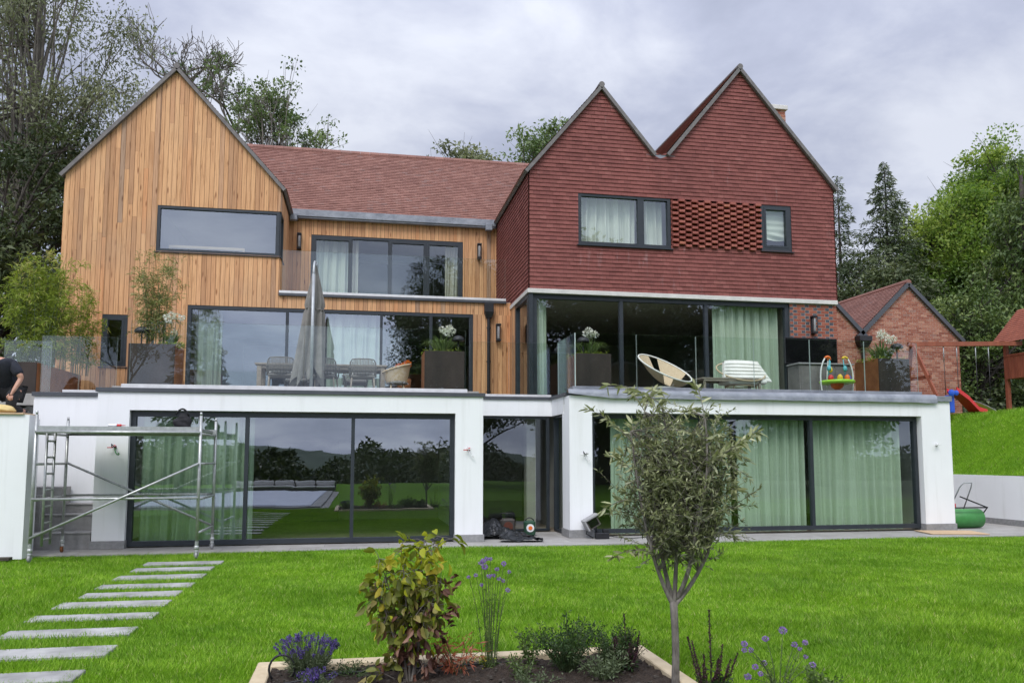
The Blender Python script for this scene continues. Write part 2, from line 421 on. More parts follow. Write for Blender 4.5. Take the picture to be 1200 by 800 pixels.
# ------------------------------------------------------------------ vegetation kernels
def leaf_quads(P, D, L, W, up=.35, curl=.15):
    """diamond leaves: P base points, D directions (unit-ish), returns verts, faces"""
    n = len(P)
    D = D/np.maximum(np.linalg.norm(D, axis=1, keepdims=True), 1e-6)
    rv = rng.normal(size=(n,3)); rv[:,2] += up*2
    S = np.cross(D, rv); S /= np.maximum(np.linalg.norm(S, axis=1, keepdims=True), 1e-6)
    N = np.cross(S, D)
    L = np.broadcast_to(L, (n,)).reshape(-1,1); W = np.broadcast_to(W, (n,)).reshape(-1,1)
    b = P; l = P + D*L*.45 + S*W*.5 + N*L*curl*.4; t = P + D*L - N*L*curl; r = P + D*L*.45 - S*W*.5 + N*L*curl*.4
    V = np.stack([b,l,t,r], 1).reshape(-1,3)
    F = np.arange(n*4).reshape(-1,4)
    return V, F

def bez(a, b, c, n):
    a,b,c = map(np.array, (a,b,c))
    return [tuple(a*(1-t)**2 + 2*b*t*(1-t) + c*t*t) for t in np.linspace(0,1,n)]

def tree(name, label, base, trunk_top, crowns, nclump, clump_r, nleaf, L, W, leafmat, barkmat, tr=.25, droop=0., limb=.5, cat='tree', group=None, shell=.5, spread=1., flat=.7, twig=True):
    root = empty(name, base, label, cat, group)
    b = np.array(base, float); t = np.array(trunk_top, float)
    mb = MB()
    mid = (b+t)/2 + rng.normal(size=3)*np.array([.02,.02,0])*np.linalg.norm(t-b)
    tp = bez(b, mid, t, 9)
    mb.tube(tp, [tr*(1.25 if i == 0 else 1)*(1-.8*i/8)+.01 for i in range(9)], 8)
    P=[]; D=[]; B=[]
    vol = np.array([c[3]*c[4]*c[5] for c in crowns])**.8; vol = vol/vol.sum()
    for i in range(nclump):
        c = crowns[rng.choice(len(crowns), p=vol)]
        d = rng.normal(size=3); d /= np.linalg.norm(d)
        rr = rng.random()**shell
        p = np.array(c[:3]) + d*rr*np.array(c[3:6])
        if p[2] < b[2]+.3: continue
        k = limb + (1-limb)*rng.random()*.9
        s = b + (t-b)*min(k,.97)*(.55+.45*min(1, max(0,(p[2]-b[2])/(t[2]-b[2]+1e-6))))
        # point on the real trunk curve
        f = np.clip((s[2]-b[2])/(t[2]-b[2]+1e-6), 0, .98); s = np.array(tp[int(f*8)])
        ln = np.linalg.norm(p-s)
        ctrl = (s+p)/2 + np.array([0,0,ln*.18*(1-2*droop)]) + rng.normal(size=3)*ln*.07
        lp = bez(s, ctrl, p, 6)
        r0 = tr*.42*(1-f*.6)*(.4+.6*rng.random())
        mb.tube(lp, [max(r0*(1-.87*j/5), .006+.1*r0) for j in range(6)], 5, cap=False)
        if twig:
            for _ in range(3):
                q = p + rng.normal(size=3)*clump_r*.7
                mb.tube([lp[4], (np.array(lp[4])+q)/2+rng.normal(size=3)*.05*clump_r, q], [r0*.22+.004, r0*.14+.003, .004], 4, cap=False)
        n = int(nleaf*(.5+rng.random()))
        cr = clump_r*(.6+.8*rng.random())
        off = rng.normal(size=(n,3)); off /= np.linalg.norm(off,axis=1,keepdims=True); off *= (rng.random((n,1))**.6)*cr*np.array([spread, spread, flat])
        off[:,2] -= droop*np.abs(rng.normal(size=n))*cr*.9
        P.append(p+off); dd = off/cr + rng.normal(size=(n,3))*.8; dd[:,2] -= droop*2; D.append(dd)
        B.append(np.clip(.5 + rng.normal()*.22 + off[:,2]/cr*.08 + rng.normal(size=n)*.17, 0, 1))
    mb.build('trunk', barkmat, root, smooth=True)
    P = np.concatenate(P); D = np.concatenate(D); B = np.concatenate(B)
    sz = .65+.7*rng.random(len(P))
    V, F = leaf_quads(P, D, L*sz, W*sz)
    np_mesh('crown', V, F, B, leafmat, root)
    return root

def bare_tree(name, label, base, fork, ln0, tr, levels=5, spread=.55, group=None, mat=None, leaves=None, seed=3, up=.05):
    """a trunk up to the fork height, then bare limbs dividing down to twigs"""
    rs = random.Random(seed)
    root = empty(name, base, label, 'tree', group)
    mb = MB(); tips = []
    def grow(p, d, ln, r, lv):
        n = 5; pts = [p]; q = p
        dd = d.copy()
        for i in range(n):
            dd = (dd + Vector((rs.gauss(0,.14), rs.gauss(0,.14), rs.gauss(up,.08)))).normalized()
            q = q + dd*ln/n; pts.append(q)
        mb.tube(pts, [max(.01, r*(1-.45*i/n)) for i in range(n+1)], 6 if lv < 2 else 4, cap=False)
        tips.append((q, dd, lv))
        if lv >= levels: return
        for k in range(rs.choice([3,3,4])):
            a = rs.uniform(0, 2*PI); side = Vector((math.cos(a), math.sin(a)*.8, rs.gauss(.1,.3)))
            side = (side - dd*side.dot(dd)).normalized()
            nd = (dd + side*spread*(.7+.8*rs.random())).normalized()
            start = pts[-1] if k == 0 else pts[rs.choice([2,3,4])]
            grow(start, nd, ln*(.62+.25*rs.random()), r*.6, lv+1)
    b = Vector(base); f = Vector((b.x+rs.gauss(0,.2), b.y, fork))
    mb.tube([b, b.lerp(f,.5)+Vector((rs.gauss(0,.1),0,0)), f], [tr*1.3, tr, tr*.8], 8)
    for k in range(4):
        a = k*PI/2+rs.uniform(-.4,.4)
        grow(f if k else f-Vector((0,0,.3)), Vector((math.cos(a)*.75, math.sin(a)*.5, .9)).normalized(), ln0*rs.uniform(.8,1.2), tr*.5, 0)
    mb.build('trunk', mat or M['bark'], root, smooth=True)
    if leaves:
        n, L, W, lm, cr, frac = leaves
        P=[]; D=[]; B=[]
        for (q, dd, lv) in tips:
            if lv < levels-1 or rs.random() > frac: continue
            o = rng.normal(size=(n,3)); o /= np.linalg.norm(o,axis=1,keepdims=True); o *= rng.random((n,1))*cr
            P.append(np.array(q)+o); D.append(o+rng.normal(size=(n,3))*cr*.6+np.array([0,0,-.3*cr])); B.append(np.clip(.5+rng.normal()*.2+rng.normal(size=n)*.2,0,1))
        P=np.concatenate(P); D=np.concatenate(D); B=np.concatenate(B)
        sz=.65+.7*rng.random(len(P))
        V,F = leaf_quads(P,D,L*sz,W*sz)
        np_mesh('crown', V, F, B, lm, root)
    return root

def conifer(name, label, base, h, rad, mat, nb=120, nl=60, L=.3, W=.06, droop=.25, start=.08, power=1., group=None):
    root = empty(name, base, label, 'tree', group)
    b = np.array(base, float)
    mb = MB(); mb.tube([tuple(b), tuple(b+[0,0,h*.5]), tuple(b+[.0,0,h])], [h*.012+.04, h*.008, .015], 8)
    P=[]; D=[]; B=[]
    for i in range(nb):
        f = start + (1-start)*(i+rng.random())/nb
        ln = rad*((1-f)**power)*(.4+.8*rng.random()) + .12
        a = rng.random()*2*PI
        s = b+[0,0,h*f]
        d = np.array([math.cos(a), math.sin(a), .25*f])
        e = s + d*ln + np.array([0,0,-droop*ln])
        c = s + d*ln*.5 + np.array([0,0,.12*ln])
        lp = bez(s, c, e, 6)
        mb.tube(lp, [.012*h/10*(1-.8*j/5)*(1.2-f)+.006 for j in range(6)], 4, cap=False)
        n = max(6, int(nl*ln/rad))
        tt = rng.random(n)**.75
        Q = np.array([(1-x)**2*s+2*x*(1-x)*c+x*x*e for x in tt])
        w = ln*.16*(1.15-tt)[:,None]+.05
        side = np.array([-math.sin(a), math.cos(a), 0])
        o = side*rng.normal(size=(n,1))*w + np.array([0,0,1])*(rng.normal(size=(n,1))*w*.35-.04)
        P.append(Q+o); D.append(d*.7+o/w*.9+np.array([0,0,-droop*.8])+rng.normal(size=(n,3))*.3)
        B.append(np.clip(.45+rng.normal()*.18+rng.normal(size=n)*.18+ (tt-.5)*.25, 0, 1))
    mb.build('trunk', M['darkbark'], root, smooth=True)
    P=np.concatenate(P); D=np.concatenate(D); B=np.concatenate(B)
    sz=.6+.8*rng.random(len(P))
    V,F = leaf_quads(P,D,L*sz,W*sz)
    np_mesh('crown', V, F, B, mat, root)
    return root

# ------------------------------------------------------------------ setting
def sheet(name, xs, ys, hf, mat, kind='structure'):
    mb = MB(); mb.grid([[(x, y, hf(x, y)) for x in xs] for y in ys])
    o = mb.build(name, mat, smooth=True); return tag(o, kind=kind)

def far(x, y):
    z = -.06
    if y < -24: z -= min(18, (-24-y)*.09)
    return z
xs = [-900,-400,-200,-100,-60,-40,-30,-20,-12,-6,0,6,12,20,30,40,60,100,200,400,900]
sheet('ground', xs, [-900,-400,-250,-150,-100,-70,-50,-40,-32,-24,-16,-8,0,8,15,60,150,400,900], far, M['earth'])
def lawn_h(x, y): return .012*math.sin(x*.7+1)*math.sin(y*.5) - .012
o = sheet('lawn', np.linspace(-16,15.85,54), np.linspace(-22,15.12,60), lawn_h, M['turf'])
# far hills seen only in the window reflections
mb = MB()
for yy, hh, sd_ in ((-520, 5, 1.0), (-800, 13, 2.3)):
    P = []
    for k in range(5):
        P.append([(x, yy - k*40, -18 + (hh+18)*math.sin(k/4*PI/2)*(.75+.25*math.sin(x*.006+sd_)+.12*math.sin(x*.019+sd_*2))) for x in range(-900, 901, 40)])
    mb.grid(P)
tag(mb.build('hills', pm('wooded_hill', (.05,.075,.05), (.09,.12,.08), .02, .95), smooth=True), kind='structure')

def bank_h(x, y):
    f = max(0, min(1, (x-15.95)/2.35)); f = f*f*(3-2*f)*.45 + f*.55
    z = 1.2 + 1.82*f + .03*math.sin(x*1.7+y*1.1)
    k = max(0, min(1, (y-9)/(14.3-9))); k = k*k*(3-2*k)
    if y < 14.3: z = z*k*min(1, max(0, (x-15.95)/2.2)) + .0
    return z
sheet('grass_bank', list(np.linspace(15.97, 18.6, 16))+[19.5,21,24,30,40,60], list(np.linspace(3, 14.2, 14))+list(np.linspace(14.31, 22.6, 16)), bank_h, M['turf'])
def plat(x, y):
    return 3.0 + max(0, y-30)*.05 + .06*math.sin(x*.8)*math.sin(y*.7) + max(0, x-24)*.03
sheet('plateau', [-90,-60,-40,-25,-15,-8,0,8,13.6,15.97,18,20,22,25,30,40,60,90], list(np.linspace(22.6,32,8))+[38,45,55,70,100,150], plat, M['earth'])
def platl(x, y): return 2.3 + .6*min(1, max(0, (y-16)/2.5)) + .05*math.sin(x*2)
sheet('raised_garden', [-90,-60,-40,-25,-15,-10,-8,-7.3,-6.6], list(np.linspace(15.1, 22.6, 12)), platl, M['earth'])

# terrace paving and the steps' landing
tag(MB().box(-9, 15.88, 15.1, 17.9, -.05, .004).box(13.4, 15.88, 17.9, 22.5, -.05, .0045).build('terrace', M['terrace']), kind='structure')

# ------------------------------------------------------------------ the house
H = empty('house', (3, 18, 0), 'large split level house with larch gable, red tile hung twin gables and white ground floor', 'house')
front = lambda y0: (lambda u, d, z: (u, y0-d, z))
faceL = lambda x0: (lambda u, d, z: (x0-d, u, z))      # faces -X
faceR = lambda x0: (lambda u, d, z: (x0+d, u, z))      # faces +X

def clad(mb, fm, u0, u1, zb, zt, holes=(), bw=.112, gap=.008, dep=.022):
    br = set(np.arange(u0, u1-.02, bw).round(4).tolist()) | {u1}
    for h in holes:
        for q in h[:2]:
            if u0 < q < u1: br.add(q)
    br = sorted(br)
    # drop slivers made by the openings' edges
    for a, b in zip(br[:-1], br[1:]):
        um = (a+b)/2
        cuts = [(zb, None)]; segs = []
        lo = zb
        hs = sorted([h for h in holes if h[0]-1e-6 <= um <= h[1]+1e-6], key=lambda h: h[2])
        for h in hs:
            if h[2] > lo+.01: segs.append((lo, h[2], False))
            lo = max(lo, h[3])
        if min(zt(a), zt(b)) > lo+.01: segs.append((lo, None, True))
        for s0, s1, top in segs:
            ta, tb = (zt(a), zt(b)) if top else (s1, s1)
            mb.face([fm(a,.002,s0), fm(b,.002,s0), fm(b,.002,tb), fm(a,.002,ta)], .5, 1)
            z = s0; tmin = min(ta, tb)
            while True:
                nz = z + random.uniform(1.6, 4.6)
                last = nz > tmin-.5
                za, zb_ = (ta, tb) if last else (nz, nz)
                a2, b2 = a+gap/2, b-gap/2
                if b2-a2 < .008: break
                r = random.random()
                d2 = dep + random.uniform(-.0015,.0015)
                e = 0 if last else .003
                mb.hexa([fm(a2,.003,z), fm(b2,.003,z), fm(b2,d2,z), fm(a2,d2,z), fm(a2,.003,za-e), fm(b2,.003,zb_-e), fm(b2,d2,zb_-e), fm(a2,d2,za-e)], r, 0)
                if last: break
                z = nz

def hang(mb, fm, z0, z1, Lf, Rf, holes=(), g=.1015, tw=.166, lo=.034, hi=.012):
    """courses of hanging tiles between the left edge Lf(z) and right edge Rf(z)"""
    k = 0; z = z0
    while z < z1-.01:
        zt = min(z+g+.02, z1+.02)
        zc = min(z+g, z1)
        la, lb, ra, rb = Lf(z), Lf(min(zt,z1)), Rf(z), Rf(min(zt,z1))
        mid = (la+ra)/2
        start = math.floor(min(la,lb)/tw)*tw + (tw/2 if k % 2 else 0) - tw
        u = start
        while u < max(ra, rb):
            a, b = u, u+tw
            # split at openings
            pieces = [(a, b)]
            for h in holes:
                if h[2] < z+g*.6 and h[3] > z+g*.4:
                    np_ = []
                    for p, q in pieces:
                        if q <= h[0] or p >= h[1]: np_.append((p, q)); continue
                        if p < h[0]: np_.append((p, h[0]))
                        if q > h[1]: np_.append((h[1], q))
                    pieces = np_
            for p, q in pieces:
                ba, bb = min(max(p, la), ra), min(max(q, la), ra)
                ta, tb = min(max(p, lb), rb), min(max(q, lb), rb)
                if bb-ba < .004 and tb-ta < .004: continue
                dl = lo + random.uniform(-.004,.004); r = random.random()
                gp = .0018; j1 = random.uniform(-.0022,.0022); j2 = random.uniform(-.0022,.0022)
                mb.face([fm(ba+gp,dl,z+j1), fm(bb-gp,dl+j1,z+j2), fm(tb-gp,hi,zt), fm(ta+gp,hi,zt)], r, 0)
                mb.face([fm(ba+gp,0,z+.002), fm(bb-gp,0,z+.002), fm(bb-gp,dl+j1,z+j2), fm(ba+gp,dl,z+j1)], r, 0)
            for p, q in pieces:
                ba, bb = min(max(p, la), ra), min(max(q, la), ra)
                ta, tb = min(max(p, lb), rb), min(max(q, lb), rb)
                if bb-ba < .004 and tb-ta < .004: continue
                mb.face([fm(ba,-.001,z), fm(bb,-.001,z), fm(tb,-.001,zc), fm(ta,-.001,zc)], .5, 1)
            u += tw
        z += g; k += 1

def roof_tiles(mb, e0, ud, sd_, ul, sl, g=.1, tw=.166, th=.02, slab=.14, lf=None, rf=None):
    e0, ud, sd_ = Vector(e0), Vector(ud).normalized(), Vector(sd_).normalized()
    nn = ud.cross(sd_).normalized()
    if nn.z < 0: nn = -nn
    n = int(sl/g)
    for i in range(n+1):
        s0 = i*g; s1 = min(s0+g+.02, sl)
        if s1-s0 < .02: break
        u = -(tw/2 if i % 2 else 0)
        while u < ul:
            a, b = max(u, 0)+.0015, min(u+tw, ul)-.0015
            if b-a > .01:
                d = th*1.6+random.uniform(-.003,.003); r = random.random()
                P = lambda uu, ss, dd: e0+ud*uu+sd_*ss+nn*dd
                mb.face([P(a,s0,d), P(b,s0,d), P(b,s1,th*.6), P(a,s1,th*.6)], r)
                mb.face([P(a,s0,0), P(b,s0,0), P(b,s0,d), P(a,s0,d)], r)
            u += tw
    P = lambda uu, ss, dd: e0+ud*uu+sd_*ss+nn*dd
    mb.hexa([P(0,0,-slab),P(ul,0,-slab),P(ul,sl,-slab),P(0,sl,-slab),P(0,0,-.001),P(ul,0,-.001),P(ul,sl,-.001),P(0,sl,-.001)], .3, 1)

def bricks(mb, fm, u0, u1, z0, z1, holes=(), flemish=False, dep=.006, zt=None, back=True):
    k = 0; z = z0; ch = .075
    while z < z1-.01:
        zz = min(z+.065, z1)
        u = u0 - (.1125 if k % 2 else 0) - random.uniform(0, .02)
        j = 0
        lim = (u0, u1)
        if zt: lim = zt(z+.06)
        while u < u1:
            ln = .215
            hdr = False
            if flemish:
                hdr = (j + k) % 2 == 0; ln = .1025 if hdr else .215
            a, b = max(u, lim[0]), min(u+ln, lim[1])
            um, zm = (a+b)/2, (z+zz)/2
            if b-a > .012 and not any(h[0] < um < h[1] and h[2] < zm < h[3] for h in holes):
                d = dep+random.uniform(-.002,.002)
                r = (random.uniform(.52,.99) if hdr else random.uniform(0,.48)) if flemish else random.random()
                mb.hexa([fm(a,0,z), fm(b,0,z), fm(b,d,z), fm(a,d,z), fm(a,0,zz), fm(b,0,zz), fm(b,d,zz), fm(a,d,zz)], r, 0)
            u += ln+.01; j += 1
        if back:
            la, lb = (zt(z), zt(min(z+ch, z1))) if zt else ((u0,u1),(u0,u1))
            mb.face([fm(la[0],.0005,z), fm(la[1],.0005,z), fm(lb[1],.0005,min(z+ch,z1)), fm(lb[0],.0005,min(z+ch,z1))], .5, 1)
        z += ch; k += 1

def window(name, fm, u0, u1, z0, z1, mull=(), fw=.075, mw=.06, dep=.11, proud=.012, sash=(), sill=0., glass=None, label=None, parent=None, bot=None):
    """one window or glazed door: frame mesh with a pane child per light"""
    mb = MB()
    def bar(a, b, c, d, p0, p1): 
        mb.hexa([fm(a,p0,c), fm(b,p0,c), fm(b,p1,c), fm(a,p1,c), fm(a,p0,d), fm(b,p0,d), fm(b,p1,d), fm(a,p1,d)])
    bt = bot or fw
    bar(u0, u0+fw, z0, z1, -dep, proud); bar(u1-fw, u1, z0, z1, -dep, proud)
    bar(u0+fw, u1-fw, z1-fw, z1, -dep, proud-.001); bar(u0+fw, u1-fw, z0, z0+bt, -dep, proud-.001)
    ed = [u0+fw] + [q for m_ in mull for q in (m_-mw/2, m_+mw/2)] + [u1-fw]
    for m_ in mull: bar(m_-mw/2, m_+mw/2, z0+bt, z1-fw, -dep+.005, proud-.004)
    lights = [(ed[i], ed[i+1]) for i in range(0, len(ed), 2)]
    for i in sash:
        a, b = lights[i]; s = .055
        bar(a+.002, a+s, z0+bt+.002, z1-fw-.002, -dep+.02, proud+.006); bar(b-s, b-.002, z0+bt+.002, z1-fw-.002, -dep+.02, proud+.006)
        bar(a+s, b-s, z1-fw-s, z1-fw-.002, -dep+.02, proud+.005); bar(a+s, b-s, z0+bt+.002, z0+bt+s, -dep+.02, proud+.005)
    w = mb.build(name, M['frame'], parent or H)
    if label: w['label'] = label
    if sill: 
        s = MB(); s.hexa([fm(u0-.04,.0,z0-.035), fm(u1+.04,.0,z0-.035), fm(u1+.04,sill,z0-.035), fm(u0-.04,sill,z0-.035), fm(u0-.04,.0,z0-.003), fm(u1+.04,.0,z0-.003), fm(u1+.04,sill,z0-.015), fm(u0-.04,sill,z0-.015)])
        s.build('sill', M['frame'], w)
    for a, b in lights:
        p = MB(); tilt = random.uniform(-.0025,.0025)
        p.face([fm(a-.005,-.045+tilt,z0+bt-.005), fm(b+.005,-.045-tilt,z0+bt-.005), fm(b+.005,-.045-tilt*.5,z1-fw+.005), fm(a-.005,-.045+tilt*.5,z1-fw+.005)])
        p.build('pane', glass or M['glass'], w)
    return w

YA, YB, YR, YE, YC, YD = 16.0, 16.4, 18.0, 18.6, 20.9, 23.2
DZ = 3.05
# --- white ground floor, left bay
m = MB()
m.box(-4.76,-4.2,YA,YA+.42,0,2.55); m.box(1.9,2.46,YA,YA+.42,0,2.55); m.box(-4.76,2.46,YA,YA+.42,2.55,2.89)
m.box(-4.757,-4.5,YA+.42,22.4,.0,2.88); m.box(2.2,2.457,YA+.42,22.4,0,2.88)
m.build('white_wall', M['white'], H)
for q in ((-4.785,-4.185),(1.885,2.485)): MB().bbox(*q,YA-.025,YA+.5,.004,.15,.005).build('plinth', M['plinth'], H)
m = MB(); m.bbox(-4.8,2.5,YA-.035,YA+.3,2.885,2.965,.004); m.build('coping', M['coping'], H)
MB().bbox(-4.42,2.16,YA+.18,YA+.6,2.93,3.055,.004).build('deck_edge', M['deckedge'], H)
# --- lintel over the recessed entrance
m = MB(); m.box(2.46,4.36,YR,YR+.3,2.62,2.99); m.box(4.36,4.8,16.9,YR+.3,2.62,2.99)
m.build('white_wall', M['white'], H)
m = MB(); m.bbox(2.45,4.34,YR-.035,YR+.28,2.99,3.06,.004); m.bbox(4.325,4.7,16.6,YR+.2,2.992,3.062,.004); m.build('coping', M['coping'], H)
MB().bbox(2.5,4.4,YR+.16,YR+.5,3.0,3.125,.004).build('deck_edge', M['deckedge'], H)
# --- right bay
m = MB()
m.box(4.36,4.86,YB,YB+.6,0,2.62); m.box(12.74,13.5,YB,YB+.42,0,2.62); m.box(4.36,13.5,YB,YB+.42,2.62,2.98)
m.box(13.24,13.497,YB+.42,22.4,0,2.97); m.build('white_wall', M['white'], H)
MB().bbox(4.335,4.885,YB-.025,YB+.62,.004,.17,.005).build('plinth', M['plinth'], H); MB().bbox(12.725,13.525,YB-.025,YB+.5,.004,.17,.005).build('plinth', M['plinth'], H)
# lead flashing with a wavy hem
P = []
prof = [(.30,3.13),(.0,3.12),(-.06,3.08),(-.075,3.0),(-.085,2.93)]
for i in range(121):
    x = 4.33 + (13.13-4.33)*i/120
    row = []
    for j, (dy, z) in enumerate(prof):
        k = j/4
        wv = math.sin(x*2.3)*.5+math.sin(x*5.1+1)*.3+math.sin(x*11+2)*.2
        hem = 0
        if j >= 3: hem = .05*max(0, 1-abs((x-4.33)/.9)) * (j-2)
        row.append((x, YB+dy-.012*wv*k*(j>1), z + (.012*wv*k if j > 2 else 0) + hem))
    P.append(row)
m = MB(); m.grid(P)
P2 = [[(q[0], q[1]+.012, q[2]-.004) for q in row] for row in P]; m.grid(P2)
m.build('flashing', M['lead'], H, smooth=True)
m = MB(); m.bbox(13.1,13.53,YB-.05,YB+.4,2.965,3.09,.006); m.build('coping', M['lead'], H)
MB().bbox(4.5,12.95,YB+.2,YB+.5,3.1,3.2,.004).build('deck_edge', M['lead'], H)
# decks (roof slabs of the ground floor)
m = MB(); m.box(-4.74,2.44,YA+.43,22.4,2.82,3.0); m.box(2.44,4.37,YR+.31,22.4,2.82,3.0); m.box(4.37,13.24,YB+.43,22.4,2.82,3.0)
m.build('roof_slab', M['interior'], H)
m = MB(); m.box(-4.7,2.46,YA+.61,20.85,3.0,DZ); m.box(2.46,4.4,YR+.51,20.85,3.0,DZ); m.box(4.4,13.2,YB+.51,20.85,3.0,DZ-.002)
m.build('deck', M['terrace'], H)
# ground floor glazing
window('sliding_door', front(YA+.12), -4.2,1.9,.03,2.53, mull=(-2.11,-.11), fw=.09, mw=.07, glass=M['glasslow'])
window('sliding_door', front(YB+.16), 4.86,12.72,.07,2.6, mull=(7.4,10.04), fw=.09, mw=.07)
window('sliding_door', front(YR+.05), 2.5,4.32,.02,2.6, mull=(4.27,), fw=.04, mw=.03)
window('sliding_door', faceL(4.42), 17.02,18.0,.02,2.6, mull=(), fw=.04)
# ground floor inside
m = MB(); m.box(-4.5,2.2,YA+.3,22.3,-.04,.02); m.box(2.46,4.5,YR+.1,22.3,-.04,.018); m.box(4.5,13.24,YB+.3,22.3,-.04,.022)
m.build('interior_floor', M['intfloor'], H)
m = MB(); m.box(-4.5,13.24,22.3,22.5,0,2.82); m.box(4.55,4.7,18.2,22.3,0,2.82); m.box(2.47,2.6,YR+.2,22.3,0,2.82); m.box(3.9,4.12,18.6,18.9,.018,2.82)
m.build('interior_wall', M['interior'], H)
MB().box(8.5,11.5,21.6,22.2,.022,2.2).build('fitted_cupboard', M['intdark'], H); MB().box(-3.5,-.5,21.7,22.2,.02,2.1).build('fitted_cupboard', M['intdark'], H)

# --- stepped white walls left of the bay (behind the stairs)
m = MB(); m.box(-6.2,-4.76,17.0,17.25,0,2.86); m.box(-7.6,-6.2,17.8,18.05,0,2.8); m.box(-6.3,-6.2,17.25,17.8,0,2.8)
m.build('white_wall', M['white'], H)
m = MB(); m.bbox(-6.24,-4.74,16.96,17.3,2.86,2.94,.004); m.bbox(-7.7,-6.26,17.76,18.1,2.8,2.88,.004); m.build('coping', M['coping'], H)
MB().bbox(-5.75,-4.8,17.12,17.4,2.92,3.0,.004).build('deck_edge', M['deckedge'], H); MB().bbox(-7.5,-6.3,17.93,18.2,2.86,2.96,.004).build('deck_edge', M['deckedge'], H)
MB().box(-7.2,-4.76,17.3,20.85,2.7,2.93).build('deck', M['terrace'], H)

# --- larch gable and first floor front (plane C)
GL, GP, GR = (-7.19, 8.6), (-4.70, 11.47), (-2.07, 8.56)
def gz(u):
    return GL[1]+(GP[1]-GL[1])*(u-GL[0])/(GP[0]-GL[0]) if u < GP[0] else GP[1]+(GR[1]-GP[1])*(u-GP[0])/(GR[0]-GP[0])
m = MB()
clad(m, front(YC), GL[0], GR[0], 2.96, gz, holes=[(-5.04,GR[0],6.79,7.96), (-6.2,-5.62,3.88,5.16), (-4.24,GR[0],3.0,5.46)])
m.build('timber_wall', [M['timber'], M['backing']], H)
m = MB(); clad(m, front(YC), GR[0], 3.97, 5.46, lambda u: 5.8, ())
clad(m, front(YC), 2.93, 3.97, 3.05, lambda u: 5.46, ())
m.build('timber_wall', [M['timber'], M['backing']], H)
m = MB(); clad(m, faceR(GR[0]), YC, YD, 5.9, lambda u: 8.5, holes=[(YC, YC+.75, 6.79, 7.96)])
m.build('timber_wall', [M['timber'], M['backing']], H)
m = MB(); clad(m, faceL(GL[0]), YC, 30, 2.96, lambda u: 8.5, ())
m.build('timber_wall', [M['timber'], M['backing']], H)
# middle wall of the top floor (plane D)
m = MB(); clad(m, front(YD), GR[0]+.02, 3.97, 5.9, lambda u: 8.5, holes=[(-1.43,2.94,5.9,8.04)])
m.build('timber_wall', [M['timber'], M['backing']], H)
# verges and roofs of the larch gable
def gable_roof(L_, P_, R_, y0, y1, tiles=True):
    for a, b, sgn in ((L_, P_, 1), (R_, P_, -1)):
        d = Vector((b[0]-a[0], 0, b[1]-a[1])); ln = d.length; d.normalize()
        ee = .1
        e0 = Vector((a[0], y0, a[1])) - d*ee + Vector((-d.z*sgn, 0, d.x*sgn)).normalized()*.075
        mm = MB(); roof_tiles(mm, e0, (0,1,0), d, y1-y0, ln+ee+.06, slab=.07)
        mm.build('roof', [M['rooftile'], M['verge']], H)
        nn = Vector((-d.z*sgn, 0, d.x*sgn))
        if nn.z < 0: nn = -nn
        v = MB()
        p0 = Vector((a[0], y0-.05, a[1])) - d*.1 + nn*.035; p1 = Vector((b[0], y0-.05, b[1])) + d*.04 + nn*.035
        v.beam(p0, p1, .09, .085, up=nn)
        v.build('verge', M['verge'], H)
    v = MB(); v.tube([(P_[0], y0-.1, P_[1]+.1), (P_[0], y1, P_[1]+.1)], .075, 10); v.build('ridge', M['verge'], H)
gable_roof(GL, GP, GR, YC-.03, 30)
window('window', front(YC), -5.04,-2.09,6.79,7.96, fw=.07, sill=.06, dep=.1, glass=M['glasslow'])
window('window', faceR(GR[0]), YC+.02,YC+.75,6.79,7.96, fw=.06, sill=.05)
window('window', front(YC), -6.2,-5.62,3.88,5.16, fw=.08, sill=.05, sash=(0,))
window('sliding_door', front(YC), -4.24,2.93,3.06,5.46, mull=(-1.84,.53,1.82), fw=.09, mw=.07, glass=M['glassmirror'])
window('sliding_door', front(YD), -1.43,2.94,5.92,8.04, mull=(-.3,.78,1.87), fw=.08, mw=.06, sash=(0,2,3))
# balcony
m = MB(); m.box(GR[0],3.95,YC+.02,YD,5.62,5.82); m.build('balcony_floor', M['terrace'], H)
m = MB(); m.bbox(-2.06,3.82,YC-.09,YC+.06,5.77,5.835,.004); m.build('coping', M['coping'], H)
m = MB(); m.bbox(-2.055,3.81,YC-.085,YC+.08,5.836,5.9,.004); m.build('balcony_edge', M['deckedge'], H)
m = MB(); m.bbox(-2.02,3.9,YD-.24,YD-.03,8.5,8.7,.01); m.box(-2.0,3.88,YD-.2,YD-.06,8.46,8.5); m.build('gutter', M['lead'], H)
# middle roof
m = MB(); roof_tiles(m, (-4.6, YD-.12, 8.66), (1,0,0), (0,2.5,2.75), 10.3, math.hypot(2.5,2.75))
m.build('roof', [M['rooftile'], M['verge']], H)
m = MB()
for i in range(34):
    x = -4.6+i*.3; m.tube([(x,YD+2.42,11.41),(x+.295,YD+2.42,11.41)], .11, 10, r=random.random())
m.build('ridge', M['rooftile'], H)
# downpipe with hopper
m = MB(); m.bbox(3.22,3.46,YC-.2,YC-.03,5.5,5.74,.01); m.hexa([(3.27,YC-.15,5.36),(3.41,YC-.15,5.36),(3.41,YC-.04,5.36),(3.27,YC-.04,5.36),(3.22,YC-.2,5.5),(3.46,YC-.2,5.5),(3.46,YC-.03,5.5),(3.22,YC-.03,5.5)])
m.tube([(3.34,YC-.09,5.4),(3.34,YC-.09,3.05)], .045, 10)
for z in (5.1,4.2,3.4): m.lathe((3.34,YC-.09,z), [(.06,-.02),(.06,.02)], 10)
m.build('downpipe', M['blackmetal'], H)
for (x, y) in ((-1.9, YD-.2), (3.7, YD-.2)):
    m = MB(); m.bbox(x-.12,x+.08,y-.12,y+.05,8.36,8.56,.01); m.build('hopper', M['lead'], H)

